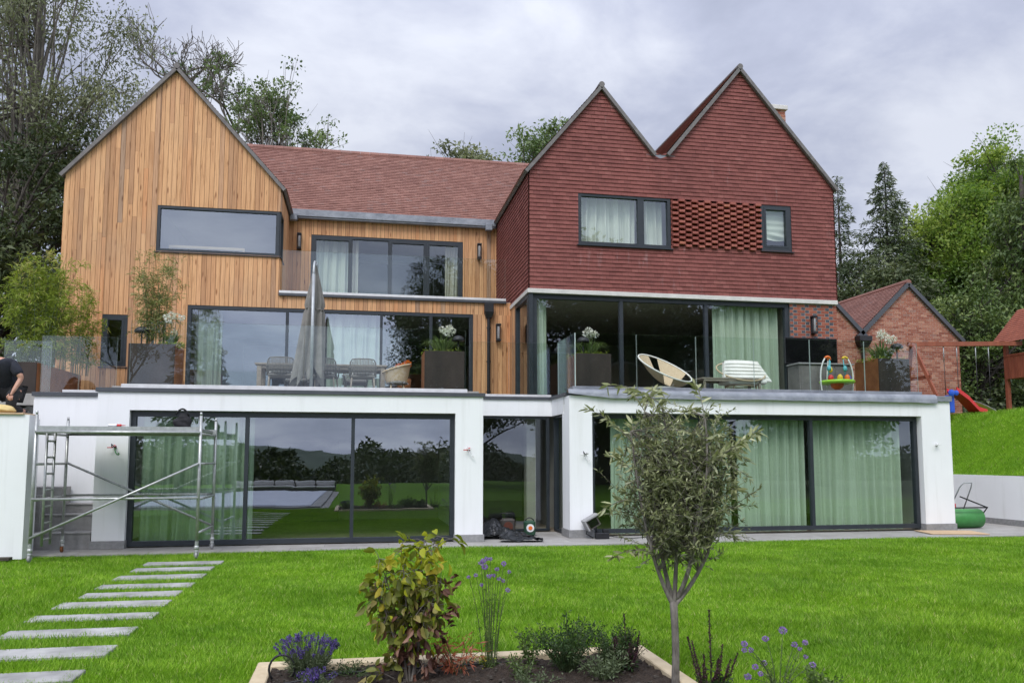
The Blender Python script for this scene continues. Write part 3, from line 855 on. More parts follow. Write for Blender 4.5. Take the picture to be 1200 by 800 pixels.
# --- red tile hung block (plane E)
XL, XR = 3.97, 12.12
def lfA(z): return XL if z <= 8.64 else XL + (5.81-XL)*(z-8.64)/(10.84-8.64)
def rfA(z): return 7.35 if z <= 9.29 else 7.1 + (5.81-7.1)*(z-9.29)/(10.84-9.29)
def lfB(z): return 7.35 if z <= 9.29 else 7.62 + (9.55-7.62)*(z-9.29)/(11.66-9.29)
def rfB(z): return XR if z <= 8.69 else XR + (9.55-XR)*(z-8.69)/(11.66-8.69)
HW = [(5.2,7.6,6.87,8.17), (7.6,10.06,6.9,8.17), (10.06,10.9,6.95,8.18)]
m = MB(); hang(m, front(YE), 5.72, 10.84, lfA, rfA, HW); m.build('tile_wall', [M['tile'], M['darkmortar']], H)
m = MB(); hang(m, front(YE), 5.72, 11.66, lfB, rfB, HW); m.build('tile_wall', [M['tile'], M['darkmortar']], H)
m = MB(); hang(m, faceL(XL), 5.72, 8.6, lambda z: YE-.03, lambda z: YD+.6); m.build('tile_wall', [M['tile'], M['darkmortar']], H)
m = MB(); hang(m, faceR(XR), 5.72, 8.65, lambda z: YE-.03, lambda z: 29.); m.build('tile_wall', [M['tile'], M['darkmortar']], H)
gable_roof((XL, 8.64), (5.81, 10.84), (7.1, 9.29), YE-.03, 29)
gable_roof((7.62, 9.31), (9.55, 11.66), (XR, 8.69), YE-.03, 29)
m = MB(); m.box(6.98,7.75,YE-.02,29,9.18,9.285); m.build('valley_gutter', M['lead'], H)
# stone band
m = MB(); m.bbox(XL-.05,XR+.01,YE-.055,YE+.1,5.615,5.72,.005); m.bbox(XL-.052,XL+.1,YE+.1,YC-.03,5.616,5.721,.005); m.build('stone_band', M['strip'], H)
window('window', front(YE), 5.2,7.6,6.87,8.17, mull=(6.82,), fw=.08, mw=.16, sill=.08)
window('window', front(YE), 10.06,10.9,6.95,8.18, fw=.09, sill=.08, sash=(0,))
window('sliding_door', front(YE+.06), 4.06,10.79,3.06,5.61, mull=(6.3,8.53), fw=.11, mw=.09)
window('sliding_door', faceL(XL-.01), YE+.08,YC-.62,3.06,5.61, mull=(), fw=.1)
m = MB(); clad(m, faceL(XL), YC-.62, YC-.02, 3.05, lambda u: 5.61, ()); m.build('timber_wall', [M['timber'], M['backing']], H)
MB().box(3.96,4.06,YE-.02,YE+.09,3.06,5.612).build('corner_post', M['frame'], H)
# hit and miss brick screen
m = MB(); fm = front(YE-.02)
ncol, nrow = 14, 18; cw = (10.05-7.62)/ncol; chh = (8.15-6.92)/nrow
m.face([fm(7.6,-.1,6.9),fm(10.06,-.1,6.9),fm(10.06,-.1,8.17),fm(7.6,-.1,8.17)], .5, 1)
for i in range(ncol):
    for j in range(nrow):
        a = 7.62+i*cw; z = 6.92+j*chh
        if (i+j) % 2 == 0:
            d = .075+random.uniform(-.008,.008)
            m.hexa([fm(a+.012,-.1,z+.004),fm(a+cw-.012,-.1,z+.004),fm(a+cw-.012,d,z+.004),fm(a+.012,d,z+.004),fm(a+.012,-.1,z+chh-.002),fm(a+cw-.012,-.1,z+chh-.002),fm(a+cw-.012,d,z+chh-.002),fm(a+.012,d,z+chh-.002)], random.random())
        else:
            d = -.02
            m.hexa([fm(a,-.1,z+.002),fm(a+cw*.36,-.1,z+.002),fm(a+cw*.36,d,z+.002),fm(a,d,z+.002),fm(a,-.1,z+chh),fm(a+cw*.36,-.1,z+chh),fm(a+cw*.36,d,z+chh),fm(a,d,z+chh)], random.random()*.5)
m.build('brick_screen', [M['screenbrick'], M['darkmortar']], H)
# brick pier beside the sliding doors
m = MB(); bricks(m, front(YE+.02), 10.8, XR, 3.05, 5.61, flemish=True); m.build('brick_wall', [M['flemish'], M['mortar']], H)
m = MB(); bricks(m, faceR(XR-.02), YE+.02, 24, 3.05, 5.61, flemish=True); m.build('brick_wall', [M['flemish'], M['mortar']], H)
# chimney
m = MB()
for fmm, a, b in ((front(20.0), 11.2, 11.66), (faceR(11.66), 20.0, 20.7), (faceL(11.2), 20.0, 20.7)):
    bricks(m, fmm, a, b, 9.5, 11.42)
ch = m.build('chimney', [M['brick'], M['mortar']], H)
MB().bbox(11.14,11.72,19.94,20.76,11.42,11.55,.01).build('chimney_cap', M['strip'], ch)

# upper interiors
m = MB()
m.box(-7.15,3.95,YC+.12,29,5.48,5.76); m.box(3.97,XR-.04,YE+.17,29,5.63,5.74)
m.box(-7.15,-2.1,YC+.12,29,8.3,8.45); m.box(-2.05,3.95,YD+.12,29,8.3,8.44); m.box(4.05,XR-.04,YE+.1,29,8.3,8.43)
m.build('ceiling', M['interior'], H)
m = MB(); m.box(-7.15,3.9,YC+.12,28,3.0,3.06); m.box(4.1,10.8,YE+.18,28,3.0,3.061); m.build('interior_floor', M['intfloor'], H)
m = MB(); m.box(-7.1,XR-.1,27.0,27.2,3.0,8.4); m.box(-4.5,-4.4,YC+.15,26,3.06,5.48); m.box(4.02,4.12,YC-.02,27,3.06,5.6); m.box(10.82,XR-.03,YE+.06,27,3.0,5.62)
m.box(-2.2,-2.1,YD,27,5.76,8.3); m.box(4.0,4.1,YE+.2,27,5.75,8.3); m.box(7.9,8.0,YE+.2,27,5.75,8.3); m.box(-7.15,-7.1,YC+.1,29,3,8.5); m.box(-5.4,-5.3,YC+.1,27,5.76,8.3)
m.build('interior_wall', M['interior'], H)
for q in ((-3.6,-1.0,26.2,26.9,3.06,5.2),(1.0,3.2,26.1,26.9,3.06,5.3),(5.0,8.0,26.3,26.9,3.06,5.2),(-.8,2.6,26.2,26.9,5.77,8.0)): MB().box(*q).build('fitted_cupboard', M['intdark'], H)
# back of the house (not seen)
MB().box(-7.19,XR,29.0,29.2,3,8.5).build('rear_wall', M['white'], H)
# ------------------------------------------------------------------ curtains and blind
def curtain(label, x0, x1, y, z0, z1, mat, folds=9, amp=.062, group='curtains behind the glass'):
    mb = MB(); n = int((x1-x0)*60)+8
    P = []; ph = random.random()*6
    zs = np.linspace(z0, z1, 8)
    for z in zs:
        row = []
        k = (z1-z)/(z1-z0)
        for i in range(n+1):
            u = i/n; x = x0+(x1-x0)*u
            a = amp*(.75+.35*k)*(math.sin(x*folds*2.6+ph+1.1*math.sin(x*3.1+ph))+.5*math.sin(x*folds*6.1+ph*2+.8*k+math.sin(x*4)))
            row.append((x+.05*k*math.sin(x*5+ph)*(u*(1-u)*4), y+a, z))
        P.append(row)
    mb.grid(P)
    o = mb.build('curtain', mat, smooth=True)
    return tag(o, label, 'curtain', group)
curtain('sage green curtain behind the ground floor pane beside the scaffold', -4.05,-2.0, YA+.36,.03,2.6, M['curtain'])
curtain('sage green curtain behind the ground floor pane with the pale pillar at its left', 5.4,8.2, YB+.46,.03,2.68, M['curtain'])
curtain('sage green curtain behind the middle pane, just clear of the olive tree', 8.35,10.0, YB+.44,.03,2.68, M['curtain'])
curtain('sage green curtain across the last ground floor pane before the green roller', 10.1,12.45, YB+.46,.03,2.68, M['curtain'])
curtain('narrow pale curtain in the glazed corner under the red tiles', 4.2,4.46, YE+.3,3.06,5.6, M['palesage'])
curtain('pale green curtain behind the lounge terrace doors next to the brick pier', 8.78,9.72, YE+.3,3.06,5.6, M['palesage'])
curtain('pale green curtain half hidden by the next one at the brick pier', 9.68,10.62, YE+.34,3.06,5.6, M['palesage'])
curtain('white sheer curtain at the end of the dining doors by the tall bamboo', -4.1,-3.45, YC+.27,3.06,5.44, M['sheer'])
curtain('pale curtain behind the dining doors right of the closed parasol', -.85,.5, YC+.27,3.06,5.44, M['sheer'])
curtain('light curtain filling the first balcony door', -1.33,-.38, YD+.35,5.9,8.0, M['sheer'])
curtain('narrow beige curtain beside the open balcony door', -.27,-.1, YD+.3,5.9,8.0, M['beige'])
curtain('beige curtain at the far end of the balcony doors', 2.45,2.85, YD+.35,5.9,8.0, M['beige'])
curtain('cream curtain in the wide red gable window', 5.25,6.78, YE+.32,6.6,8.15, M['sheer'])
curtain('cream curtain in the narrow light of the wide red gable window', 6.9,7.5, YE+.34,6.6,8.15, M['sheer'])
mb = MB(); P = []
for j, z in enumerate(np.linspace(7.28, 8.1, 25)):
    P.append([(x, YE+.16+.012*math.sin(j*1.3)+ (.03 if j < 6 else 0)*math.sin(x*9+j), z+.01*math.sin(x*7)*(j < 6)) for x in np.linspace(10.13, 10.84, 9)])
mb.grid(P)
tag(mb.build('roman_blind', M['sheer'], smooth=True), 'crumpled white roman blind in the small red gable window', 'blind')

r = empty('desk', (-3.95,21.5,5.8), 'pale pink timber desk frame seen inside the wide gable window', 'desk')
MB().bbox(-4.86,-3.0,21.4,21.46,7.02,7.09,.004).build('top_rail', M['ply'], r)
for x in (-4.86,-3.05): MB().bbox(x,x+.05,21.4,21.46,5.77,7.018,.004).build('leg', M['ply'], r)

# ------------------------------------------------------------------ glass balustrades
def balustrade(label, runs, z0, z1, pw=1.5, posts=(), rail=None):
    a = runs[0]
    root = empty('glass_balustrade', (a[0], a[1], z0), label, 'balustrade', 'frameless glass balustrades')
    for (x0, y0, x1, y1) in runs:
        L_ = math.hypot(x1-x0, y1-y0); n = max(1, round(L_/pw)); d = Vector((x1-x0, y1-y0, 0))/L_; nn = Vector((-d.y, d.x, 0))
        for i in range(n):
            s0 = L_*i/n+.006; s1 = L_*(i+1)/n-.006
            A = Vector((x0,y0,0))+d*s0; B = Vector((x0,y0,0))+d*s1; t = .009
            mb = MB()
            q = [A-nn*t, B-nn*t, B+nn*t, A+nn*t]
            lo = [Vector((v.x,v.y,z0)) for v in q]; hi = [Vector((v.x,v.y,z1)) for v in q]
            mb.face([lo[0],lo[1],hi[1],hi[0]], .5, 0); mb.face([lo[2],lo[3],hi[3],hi[2]], .5, 0)
            mb.face(hi, .5, 1); mb.face([lo[1],lo[2],hi[2],hi[1]], .5, 1); mb.face([lo[3],lo[0],hi[0],hi[3]], .5, 1)
            mb.build('pane', [M['clear'], M['glassedge']], root)
    for (x, y, zt) in posts:
        MB().bbox(x-.022,x+.022,y-.022,y+.022,z0,zt,.003).build('post', M['steel'], root)
    return root
balustrade('glass balustrade along the dining terrace edge', [(-4.35,16.42,2.15,16.42)], DZ, 4.3)
balustrade('lower glass balustrade in front of the orange sided trough', [(-7.2,18.05,-6.3,18.05),(-6.2,17.24,-4.8,17.24)], 2.95, 4.08, .9)
balustrade('glass balustrade over the recessed entrance', [(2.5,18.35,4.35,18.35)], DZ, 4.36, 1.2)
balustrade('glass balustrade along the lounge terrace and round its corner', [(4.6,18.3,4.6,16.78),(4.6,16.76,12.98,16.76)], DZ, 4.38, 1.42)
balustrade('glass balustrade of the balcony above the dining doors', [(-2.0,YC-.02,3.8,YC-.02)], 5.88, 6.96, 1.95)

# ------------------------------------------------------------------ wall lamps and cable tails
def wall_lamp(x, y, z, label):
    r = empty('wall_lamp', (x, y, z), label, 'lamp', 'black cage wall lamps')
    MB().bbox(x-.055,x+.055,y-.03,y,z-.24,z+.24,.004).build('backplate', M['blackmetal'], r)
    mb = MB()
    for s in (-1, 1):
        mb.bbox(x-.065,x+.065,y-.16,y-.03,z+s*.21-.02,z+s*.21+.02,.004)
    for dx in (-.055,.055): mb.box(x+dx-.006,x+dx+.006,y-.155,y-.143,z-.19,z+.19)
    mb.build('cage', M['blackmetal'], r)
    MB().lathe((x,y-.095,z), [(.035,-.17),(.038,-.165),(.038,.165),(.035,.17)], 14).build('glass_tube', M['greyplastic'], r, True)
wall_lamp(-1.76, YD-.025, 7.8, 'black wall lamp on larch beside the inner gable corner')
wall_lamp(3.42, YD-.025, 7.76, 'black wall lamp on larch between balcony doors and red tiles')
wall_lamp(3.6, YC-.025, 4.98, 'black wall lamp on larch beside the black downpipe')
wall_lamp(11.42, YE+.01, 5.06, 'black wall lamp on the patterned brick pier')

def cable_tail(x, y, z, label, mats):
    r = empty('cable_tail', (x, y, z), label, 'cable', 'bare lamp cables on the white walls')
    for i, mt in enumerate(mats):
        pts = [(x,y,z)]
        for k in range(1,7):
            pts.append((x+.02*k*math.cos(i*2.1+k*.5), y-.02-.012*k, z+.045*k*math.sin(i*1.7+.6)*(1 if k < 4 else .4)-.01*k))
        MB().tube(pts, .009, 6).build('wire', mt, r, True)
    MB().lathe((x,y-.004,z), [(.03,-.004),(.03,.004)], 12, axis='y').build('grommet', M['greyplastic'], r)
cable_tail(2.17, YA, 1.82, 'red and white cable tail on the pillar left of the entrance', [M['redplastic'], M['whiteplastic'], M['whiteplastic']])
cable_tail(4.7, YB, 1.73, 'white and black cable tail on the pillar right of the entrance', [M['whiteplastic'], M['blackmetal'], M['whiteplastic']])
cable_tail(13.1, YB, 1.95, 'white cable tail on the last pillar by the roller', [M['whiteplastic'], M['whiteplastic']])
cable_tail(-4.42, YA, 1.85, 'red and black cable tail on the pillar behind the scaffold', [M['redplastic'], M['blackmetal'], M['greenpaint']])

# ------------------------------------------------------------------ walls, steps, bank wall
r = empty('retaining_wall', (-6.5,14.9,0), 'white rendered garden wall that the kneeling worker is on', 'wall')
MB().box(-9.5,-5.42,14.7,15.1,0,2.38).box(-9.5,-5.72,15.1,16.0,0,2.36).build('wall_body', M['white'], r)
MB().bbox(-9.5,-5.5,14.66,15.16,2.381,2.41,.005).build('loose_capping', M['ply'], r)
r = empty('retaining_wall', (15.95,15,0), 'white rendered wall holding back the grass bank', 'wall')
MB().box(15.9,16.15,14.3,22.4,0,1.22).build('wall_body', M['white'], r)
MB().bbox(15.875,16.0,14.3,22.4,.004,.15,.004).build('plinth', M['plinth'], r)
tag(MB().box(13.5,15.9,22.3,22.6,0,3.0).build('garden_wall', M['white']), 'white wall closing the passage beside the house', 'wall')
r = empty('stone_steps', (-5.4,16.1,0), 'grey stone steps behind the scaffold', 'steps')
for (x0,x1,y0,y1,z1) in ((-5.8,-4.79,16.05,16.9,.31),(-5.9,-4.79,16.42,16.95,.62),(-6.1,-4.79,16.72,16.98,.8)):
    MB().bbox(x0,x1,y0,y1,0,z1-.035,.004).bbox(x0-.0,x1-.002,y0-.02,y1-.01,z1-.033,z1,.006).build('step', M['step'], r)
MB().bbox(-6.3,-5.45,16.5,16.96,0,1.12,.006).bbox(-6.5,-5.75,16.3,16.9,0,.97,.006).build('side_block', M['step'], r)

# ------------------------------------------------------------------ scaffold
def scaffold():
    x0,x1,y0,y1 = -5.12,-2.6,14.18,15.62
    r = empty('scaffold_tower', (-3.86,14.9,0), 'aluminium mobile scaffold tower standing on the terrace and lawn edge', 'scaffold')
    def post(x, y, h): MB().tube([(x,y,.16),(x,y,h)], .026, 12).tube([(x,y,h),(x,y,h+.06)], .02, 10).build('post', M['alu'], r, True)
    def bar(a, b, rad=.021): MB().tube([a,b], rad, 10).build('brace', M['alu'], r, True)
    post(x0,y0,2.36); post(x0,y1,2.33); post(x1,y0,2.36); post(x1,y1,2.33)
    for x in (x0,x1):
        mb = MB()
        for z in (.42,.98,1.56,2.06): mb.tube([(x,y0,z),(x,y1,z)], .022, 10)
        mb.build('end_rung', M['alu'], r, True)
    mb = MB()
    for y in (14.52,14.88): mb.tube([(x0+.05,y,.22),(x0+.05,y,2.1)], .022, 8)
    for k in range(7): mb.tube([(x0+.05,14.52,.32+k*.27),(x0+.05,14.88,.32+k*.27)], .017, 8)
    mb.build('ladder', M['alu'], r, True)
    for y in (y0-.03,y1+.03):
        bar((x0,y,1.0),(x1,y,1.0)); bar((x0,y,2.08),(x1,y,2.08), .024)
    bar((x0,y0-.05,.38),(x1,y0-.05,1.57)); bar((x0,y1+.06,1.57),(x1,y1+.06,.42))
    mb = MB(); mb.bbox(x0+.05,x1-.05,y0+.05,y1-.05,2.11,2.16,.004)
    mb.box(x0-.02,x1+.02,y0-.01,y0+.05,2.09,2.175); mb.box(x0-.02,x1+.02,y1-.05,y1+.01,2.09,2.175)
    mb.build('platform', M['alu'], r)
    for x in (x0,x1):
        for y in (y0,y1):
            mb = MB(); mb.lathe((x,y,.02),[(.036,.09),(.036,.11),(.03,.13),(.042,.15),(.042,.18),(.03,.2),(.03,.27)],12)
            mb.beam((x-.035,y,.1),(x-.035,y,.05),.006,.05); mb.beam((x+.035,y,.1),(x+.035,y,.05),.006,.05)
            c = mb.build('castor', M['alu'], r, False)
            w = MB(); w.lathe((x,y,.062),[(.03,-.022),(.056,-.016),(.058,0),(.056,.016),(.03,.022)],16,axis='x'); w.build('wheel', M['corten'] if (x,y)==(x0,y1) else M['greyplastic'], c, True)
scaffold()
def lump(name, c, rx, ry, rz, mat, label, cat, amp=.18, seed=1, floor=None):
    bm = bmesh.new(); bmesh.ops.create_icosphere(bm, subdivisions=4, radius=1)
    rs = random.Random(seed); ph = [rs.uniform(0,6) for _ in range(6)]
    for v in bm.verts:
        x,y,z = v.co
        f = 1+amp*(math.sin(3*x+ph[0])*math.sin(2.5*y+ph[1])+.6*math.sin(6*z+ph[2]+3*x)+.35*math.sin(11*y+ph[3]+7*z))
        v.co = Vector((x*rx*f, y*ry*f, max(z*rz*f, -rz*.75)))
    me = bpy.data.meshes.new(name); bm.to_mesh(me); bm.free(); me.materials.append(mat)
    me.polygons.foreach_set('use_smooth', [True]*len(me.polygons))
    o = bpy.data.objects.new(name, me); COL.objects.link(o); o.location = c
    return tag(o, label, cat)
b = lump('tool_bag', (-3.0,14.75,2.24), .15,.13,.16, M['blackcloth'], 'black tool bag lying on the scaffold platform', 'bag', seed=4)
MB().tube(bez((-3.12,14.72,2.4),(-3.0,14.7,2.62),(-2.9,14.74,2.38),9), .016, 7).build('strap', M['blackcloth'], b, True)
r = empty('sealant_tube', (-4.0,14.4,2.2), 'red and white sealant tube on the scaffold platform', 'tube')
MB().lathe((-4.1,14.4,2.2),[(.024,0),(.026,.005),(.026,.12),(.02,.13)],12,axis='x').build('body', M['whiteplastic'], r, True)
MB().lathe((-3.965,14.4,2.2),[(.022,0),(.022,.06),(.008,.07),(.005,.13)],12,axis='x').build('nozzle', M['redplastic'], r, True)
tag(MB().bbox(-4.75,-3.6,14.75,15.2,2.162,2.185,.003).build('loose_board', M['plinth']), 'grey board lying on the scaffold platform', 'board')
tag(MB().bbox(-5.78,-5.5,14.4,14.55,.01,.06,.004).build('timber_offcut', M['darkbark']), 'dark timber offcut on the paving at the white garden wall', 'offcut')

# ------------------------------------------------------------------ things round the entrance
def tarp(label, pts_fn, nx, ny, mat):
    mb = MB(); mb.grid([[pts_fn(i/nx, j/ny) for i in range(nx+1)] for j in range(ny+1)])
    o = mb.build('plastic_sheet', mat, smooth=False)
    return tag(o, label, 'plastic sheet', 'black plastic sheets at the entrance')
def t1(u, v):
    x = 2.5+1.15*u; y = 16.35+.75*v
    tri = lambda q: abs((q % 2)-1)
    h = .3*max(0, 1-abs(u-.3)/.42)*max(0, 1-abs(v-.75)/.55) + .17*tri(u*3.1+v*1.6)*tri(v*2.3-u*1.2)*(1-.6*u) + .07*tri(u*7-v*3) + .03*tri(u*13+v*9)
    return (x+.04*math.sin(v*8), y+.05*math.sin(u*11), .01+h*(min(1, 6*u)*min(1, 6*(1-u)) if v < .9 else .8))
tarp('crumpled black plastic sheet heaped against the entrance glass', t1, 26, 18, M['tarp'])
def t2(u, v):
    x = 2.75+.85*u+.1*v; y = 15.75+.4*v-.12*u
    tri = lambda q: abs((q % 2)-1)
    h = .07*tri(u*2.2+v*1.4)+.14*max(0,1-abs(u-.2)/.22)*v + .03*tri(u*7-v*4)
    return (x, y, .012+max(0, h))
tarp('flatter black plastic sheet spread out on the paving', t2, 22, 12, M['tarp'])
r = empty('site_light', (3.62,16.95,0), 'small green site light with a pale round face on the paving', 'lamp')
MB().bbox(3.5,3.74,16.9,17.06,.01,.33,.03).build('case', pm('dark_green_case', (.015,.05,.03), (.025,.075,.04), 8, .5), r)
MB().lathe((3.62,16.9,.18),[(.085,-.01),(.085,0)],20,axis='y').build('face', M['whiteplastic'], r)
MB().lathe((3.62,16.885,.18),[(.04,-.006),(.045,0)],16,axis='y').build('boss', M['orangeplastic'], r)
MB().tube(bez((3.52,16.98,.33),(3.62,16.98,.45),(3.72,16.98,.33),9),.012,7).build('handle', M['blackmetal'], r, True)
r = empty('work_radio', (3.2,17.3,0), 'dark red and black work radio beside the heaped sheet', 'radio')
MB().bbox(3.04,3.36,17.2,17.42,.01,.36,.04).build('body', M['intdark'], r)
MB().lathe((3.2,17.2,.19),[(.1,-.012),(.105,0)],18,axis='y').build('speaker', plain('brown_speaker',(.12,.04,.025)), r)
MB().tube([(3.06,17.3,.34),(3.06,17.3,.47),(3.34,17.3,.47),(3.34,17.3,.34)],.014,7).build('handle', M['blackmetal'], r, True)
r = empty('floodlight', (4.78,16.2,.16), 'tilted grey floodlight leaning on the pillar plinth', 'floodlight')
mb = MB(); 
def rot(x, z, a=.5): return (x*math.cos(a)-z*math.sin(a), x*math.sin(a)+z*math.cos(a))
def rb(mb, x0,x1,y0,y1,z0,z1):
    c = [(x,y,z) for z in (z0,z1) for (x,y) in ((x0,y0),(x1,y0),(x1,y1),(x0,y1))]
    mb.hexa([(4.78+rot(x,z)[0], y, .33+rot(x,z)[1]) for x,y,z in c])
rb(mb,-.13,.13,16.1,16.3,-.1,.1); mb.build('lamp_head', M['intdark'], r)
mb = MB(); rb(mb,-.17,.17,16.06,16.32,.1,.13); rb(mb,-.17,-.14,16.06,16.32,-.1,.1); mb.build('hood', M['greyplastic'], r)
mb = MB(); rb(mb,-.1,.1,16.09,16.099,-.07,.07); mb.build('lens', M['screen'], r)
mb = MB(); mb.tube([(4.7,16.2,.28),(4.66,16.22,.1),(4.8,16.18,.02)],.014,7).tube([(4.86,16.2,.28),(4.9,16.22,.02)],.014,7); mb.build('bracket', M['blackmetal'], r, True)
r = empty('junction_box', (4.97,16.1,0), 'small black junction box on the paving under the floodlight', 'junction box')
MB().bbox(4.82,5.1,16.03,16.18,.006,.13,.012).bbox(4.98,5.1,16.05,16.16,.13,.2,.008).build('box_body', M['blackmetal'], r)
mb = MB(); mb.tube([(5.1,16.1,.06),(5.35,16.12,.02),(5.6,16.05,.015),(5.9,16.15,.015),(6.1,16.1,.02)],.008,6); mb.build('lead', M['blackmetal'], r, True)
mb = MB(); mb.bbox(-.62,.62,-.42,.42,0,.018,.002)
o = mb.build('plywood_board', M['ply']); o.location=(12.95,15.88,.012); o.rotation_euler=(0,0,R(-14)); tag(o,'plywood board lying on the paving at the last pillar','board')

# lawn roller and mower
r = empty('lawn_roller', (14.2,16.9,0), 'green steel lawn roller at the corner of the house', 'roller')
mb = MB(); mb.lathe((13.72,16.95,.235),[(.02,0),(.2,.0),(.225,.012),(.225,.86),(.2,.872),(.19,.85),(.03,.85)],32,axis='x'); mb.build('drum', M['greenpaint'], r, True)
mb = MB()
mb.beam((13.68,16.95,.235),(13.66,16.7,.5),.03,.012); mb.beam((14.62,16.95,.235),(14.62,16.7,.5),.03,.012); mb.beam((13.65,16.7,.5),(14.63,16.7,.5),.03,.03)
mb.beam((14.62,16.7,.5),(14.1,16.95,.75),.03,.03); mb.beam((13.66,16.7,.5),(13.95,16.98,.78),.03,.03); mb.tube([(13.95,16.98,.78),(13.75,17.1,1.02)],.018,8)
mb.build('frame', M['blackmetal'], r)
MB().lathe((14.6,16.95,.235),[(.045,0),(.045,.04)],14,axis='x').build('hub', M['blackmetal'], r)
r = empty('lawn_mower', (14.6,17.9,0), 'black and red lawn mower behind the roller, its handle up', 'mower')
MB().bbox(14.25,14.8,17.6,18.3,.12,.36,.06).build('deck', M['blackmetal'], r)
MB().bbox(14.36,14.7,17.75,18.1,.36,.58,.06).build('engine', M['redplastic'], r)
for (x,y) in ((14.24,17.72),(14.81,17.72),(14.24,18.2),(14.81,18.2)): MB().lathe((x-.025,y,.12),[(.06,0),(.115,.006),(.115,.044),(.06,.05)],16,axis='x').build('wheel', M['blackmetal'], r, True)
MB().tube([(14.35,17.65,.35),(14.4,17.3,.95),(14.45,17.22,1.06),(14.68,17.22,1.06),(14.72,17.3,.95),(14.75,17.65,.35)],.015,8).build('handle', M['steel'], r, True)

# ------------------------------------------------------------------ planters
def planter(x0,x1,y0,y1,z0,z1,label,cat='planter'):
    r = empty('planter', ((x0+x1)/2,(y0+y1)/2,z0), label, cat, 'tall rusted steel planters')
    t = .03
    def panel(a,b,c,d,mt): MB().bbox(a,b,c,d,z0,z1,.004).build('side_panel', mt, r)
    MB().bbox(x0,x1,y0,y0+t,z0,z1,.004).build('front_panel', M['darkpanel'], r)
    panel(x0,x0+t,y0+t+.002,y1,M['corten']); panel(x1-t,x1,y0+t+.002,y1,M['corten']); panel(x0+t+.002,x1-t-.002,y1-t,y1,M['corten'])
    MB().box(x0+t+.002,x1-t-.002,y0+t+.002,y1-t-.002,z0+.02,z1-.06).build('soil', M['soil'], r)
    return r
planter(-6.98,-6.52,17.9,20.6,2.93,3.62,'long trough with orange rusted side at the terrace end')
planter(-4.78,-3.86,17.9,18.8,DZ,4.06,'dark planter holding the tall bamboo')
planter(1.42,2.32,17.9,18.8,DZ,4.06,'dark planter with white flowers between dining chairs and downpipe')
planter(4.8,5.62,17.4,18.2,DZ,4.02,'dark planter with white flowers in the glazed corner terrace')
planter(12.1,12.92,16.95,17.9,DZ,4.02,'dark and orange planter with white flowers at the far terrace end')

def dome_lamp(x, y, z, label):
    r = empty('dome_lamp', (x,y,z), label, 'garden lamp', 'black dome lamps in the planters')
    MB().tube([(x,y,z-.2),(x,y,z+.24)],.016,8).build('stem', M['blackmetal'], r, True)
    MB().lathe((x,y,z+.2),[(.14,0),(.15,.02),(.13,.075),(.08,.115),(.02,.13)],18).build('dome', M['blackmetal'], r, True)
dome_lamp(-4.58,18.1,4.12,'black dome lamp in the tall bamboo planter')
dome_lamp(2.2,18.1,4.12,'black dome lamp in the planter by the downpipe')
dome_lamp(5.02,17.6,4.1,'black dome lamp in the corner terrace planter')
dome_lamp(12.78,17.2,4.1,'black dome lamp in the far terrace planter')

# ------------------------------------------------------------------ terrace furniture
r = empty('dining_table', (-.85,19.3,DZ), 'long grey teak table on the dining terrace', 'table')
mb = MB()
for k in range(9): mb.bbox(-2.35,.62,18.85+k*.105,18.95+k*.105,3.78,3.82,.004)
mb.build('tabletop', M['teak'], r)
mb = MB(); mb.box(-2.25,.52,18.9,18.94,3.7,3.775); mb.box(-2.25,.52,19.7,19.74,3.7,3.775); mb.build('apron', M['teak'], r)
for x in (-2.3,.48):
    for y in (18.88,19.66): MB().bbox(x,x+.1,y,y+.1,DZ,3.775,.004).build('leg', M['teak'], r)

def rope_chair(x, y, rz, label, first=[None]):
    if first[0] is None:
        r = empty('dining_chair', (0,0,DZ), None, 'chair', 'rope dining chairs at the teak table')
        w, h0, h1 = .29, .46, .8
        def bp(u, z): return (u*w*(1-.06*(z-h0)), -.27-.1*(z-h0)+.1*u*u, DZ+z)
        fr = [bp(-1,h0-.05)] + [bp(-1,h0+.2), bp(-.97,h1-.06), bp(-.82,h1)] + [bp(u,h1+.01) for u in (-.4,0,.4)] + [bp(.82,h1), bp(.97,h1-.06), bp(1,h0+.2), bp(1,h0-.05)]
        MB().tube(fr,.014,8).build('back_frame', M['wicker'], r, True)
        mb = MB()
        for k in range(19):
            u = -.93+1.86*k/18
            mb.tube([bp(u,h0-.04),bp(u,(h0+h1)/2),bp(u,h1-(.0 if abs(u)<.8 else .05))],.0125 if k%2 else .009,5)
        for z in (h0+.02,h0+.1,h0+.18): mb.tube([bp(u,z) for u in (-.97,-.5,0,.5,.97)],.009,5)
        mb.build('rope_back', M['wicker'], r, True)
        MB().bbox(-.27,.27,-.26,.27,DZ+.4,DZ+.45,.015).build('seat', M['wicker'], r)
        MB().bbox(-.25,.25,-.22,.25,DZ+.452,DZ+.51,.02).build('cushion', M['cushion'], r)
        for sx in (-1,1):
            for sy in (-1,1): MB().tube([(sx*.24,sy*.22,DZ+.4),(sx*.27,sy*.27,DZ)],[.02,.013],8).build('leg', M['teak'], r, True)
            MB().tube([(sx*.29,-.26,DZ+.62),(sx*.32,0,DZ+.64),(sx*.29,.24,DZ+.6),(sx*.26,.25,DZ+.42)],.014,7).build('armrest', M['wicker'], r, True)
        first[0] = r; o = r
    else: o = copy_tree(first[0])
    o.location = (x,y,DZ); o.rotation_euler=(0,0,rz); o['label'] = label
    return o
rope_chair(-1.72,18.35,R(4),'grey rope chair left of the closed parasol')
rope_chair(-.78,18.4,R(-8),'grey rope chair partly behind the closed parasol')
rope_chair(.06,18.35,R(2),'grey rope chair right of the closed parasol')
rope_chair(-1.5,20.1,R(176),'grey rope chair on the far side of the table, left')
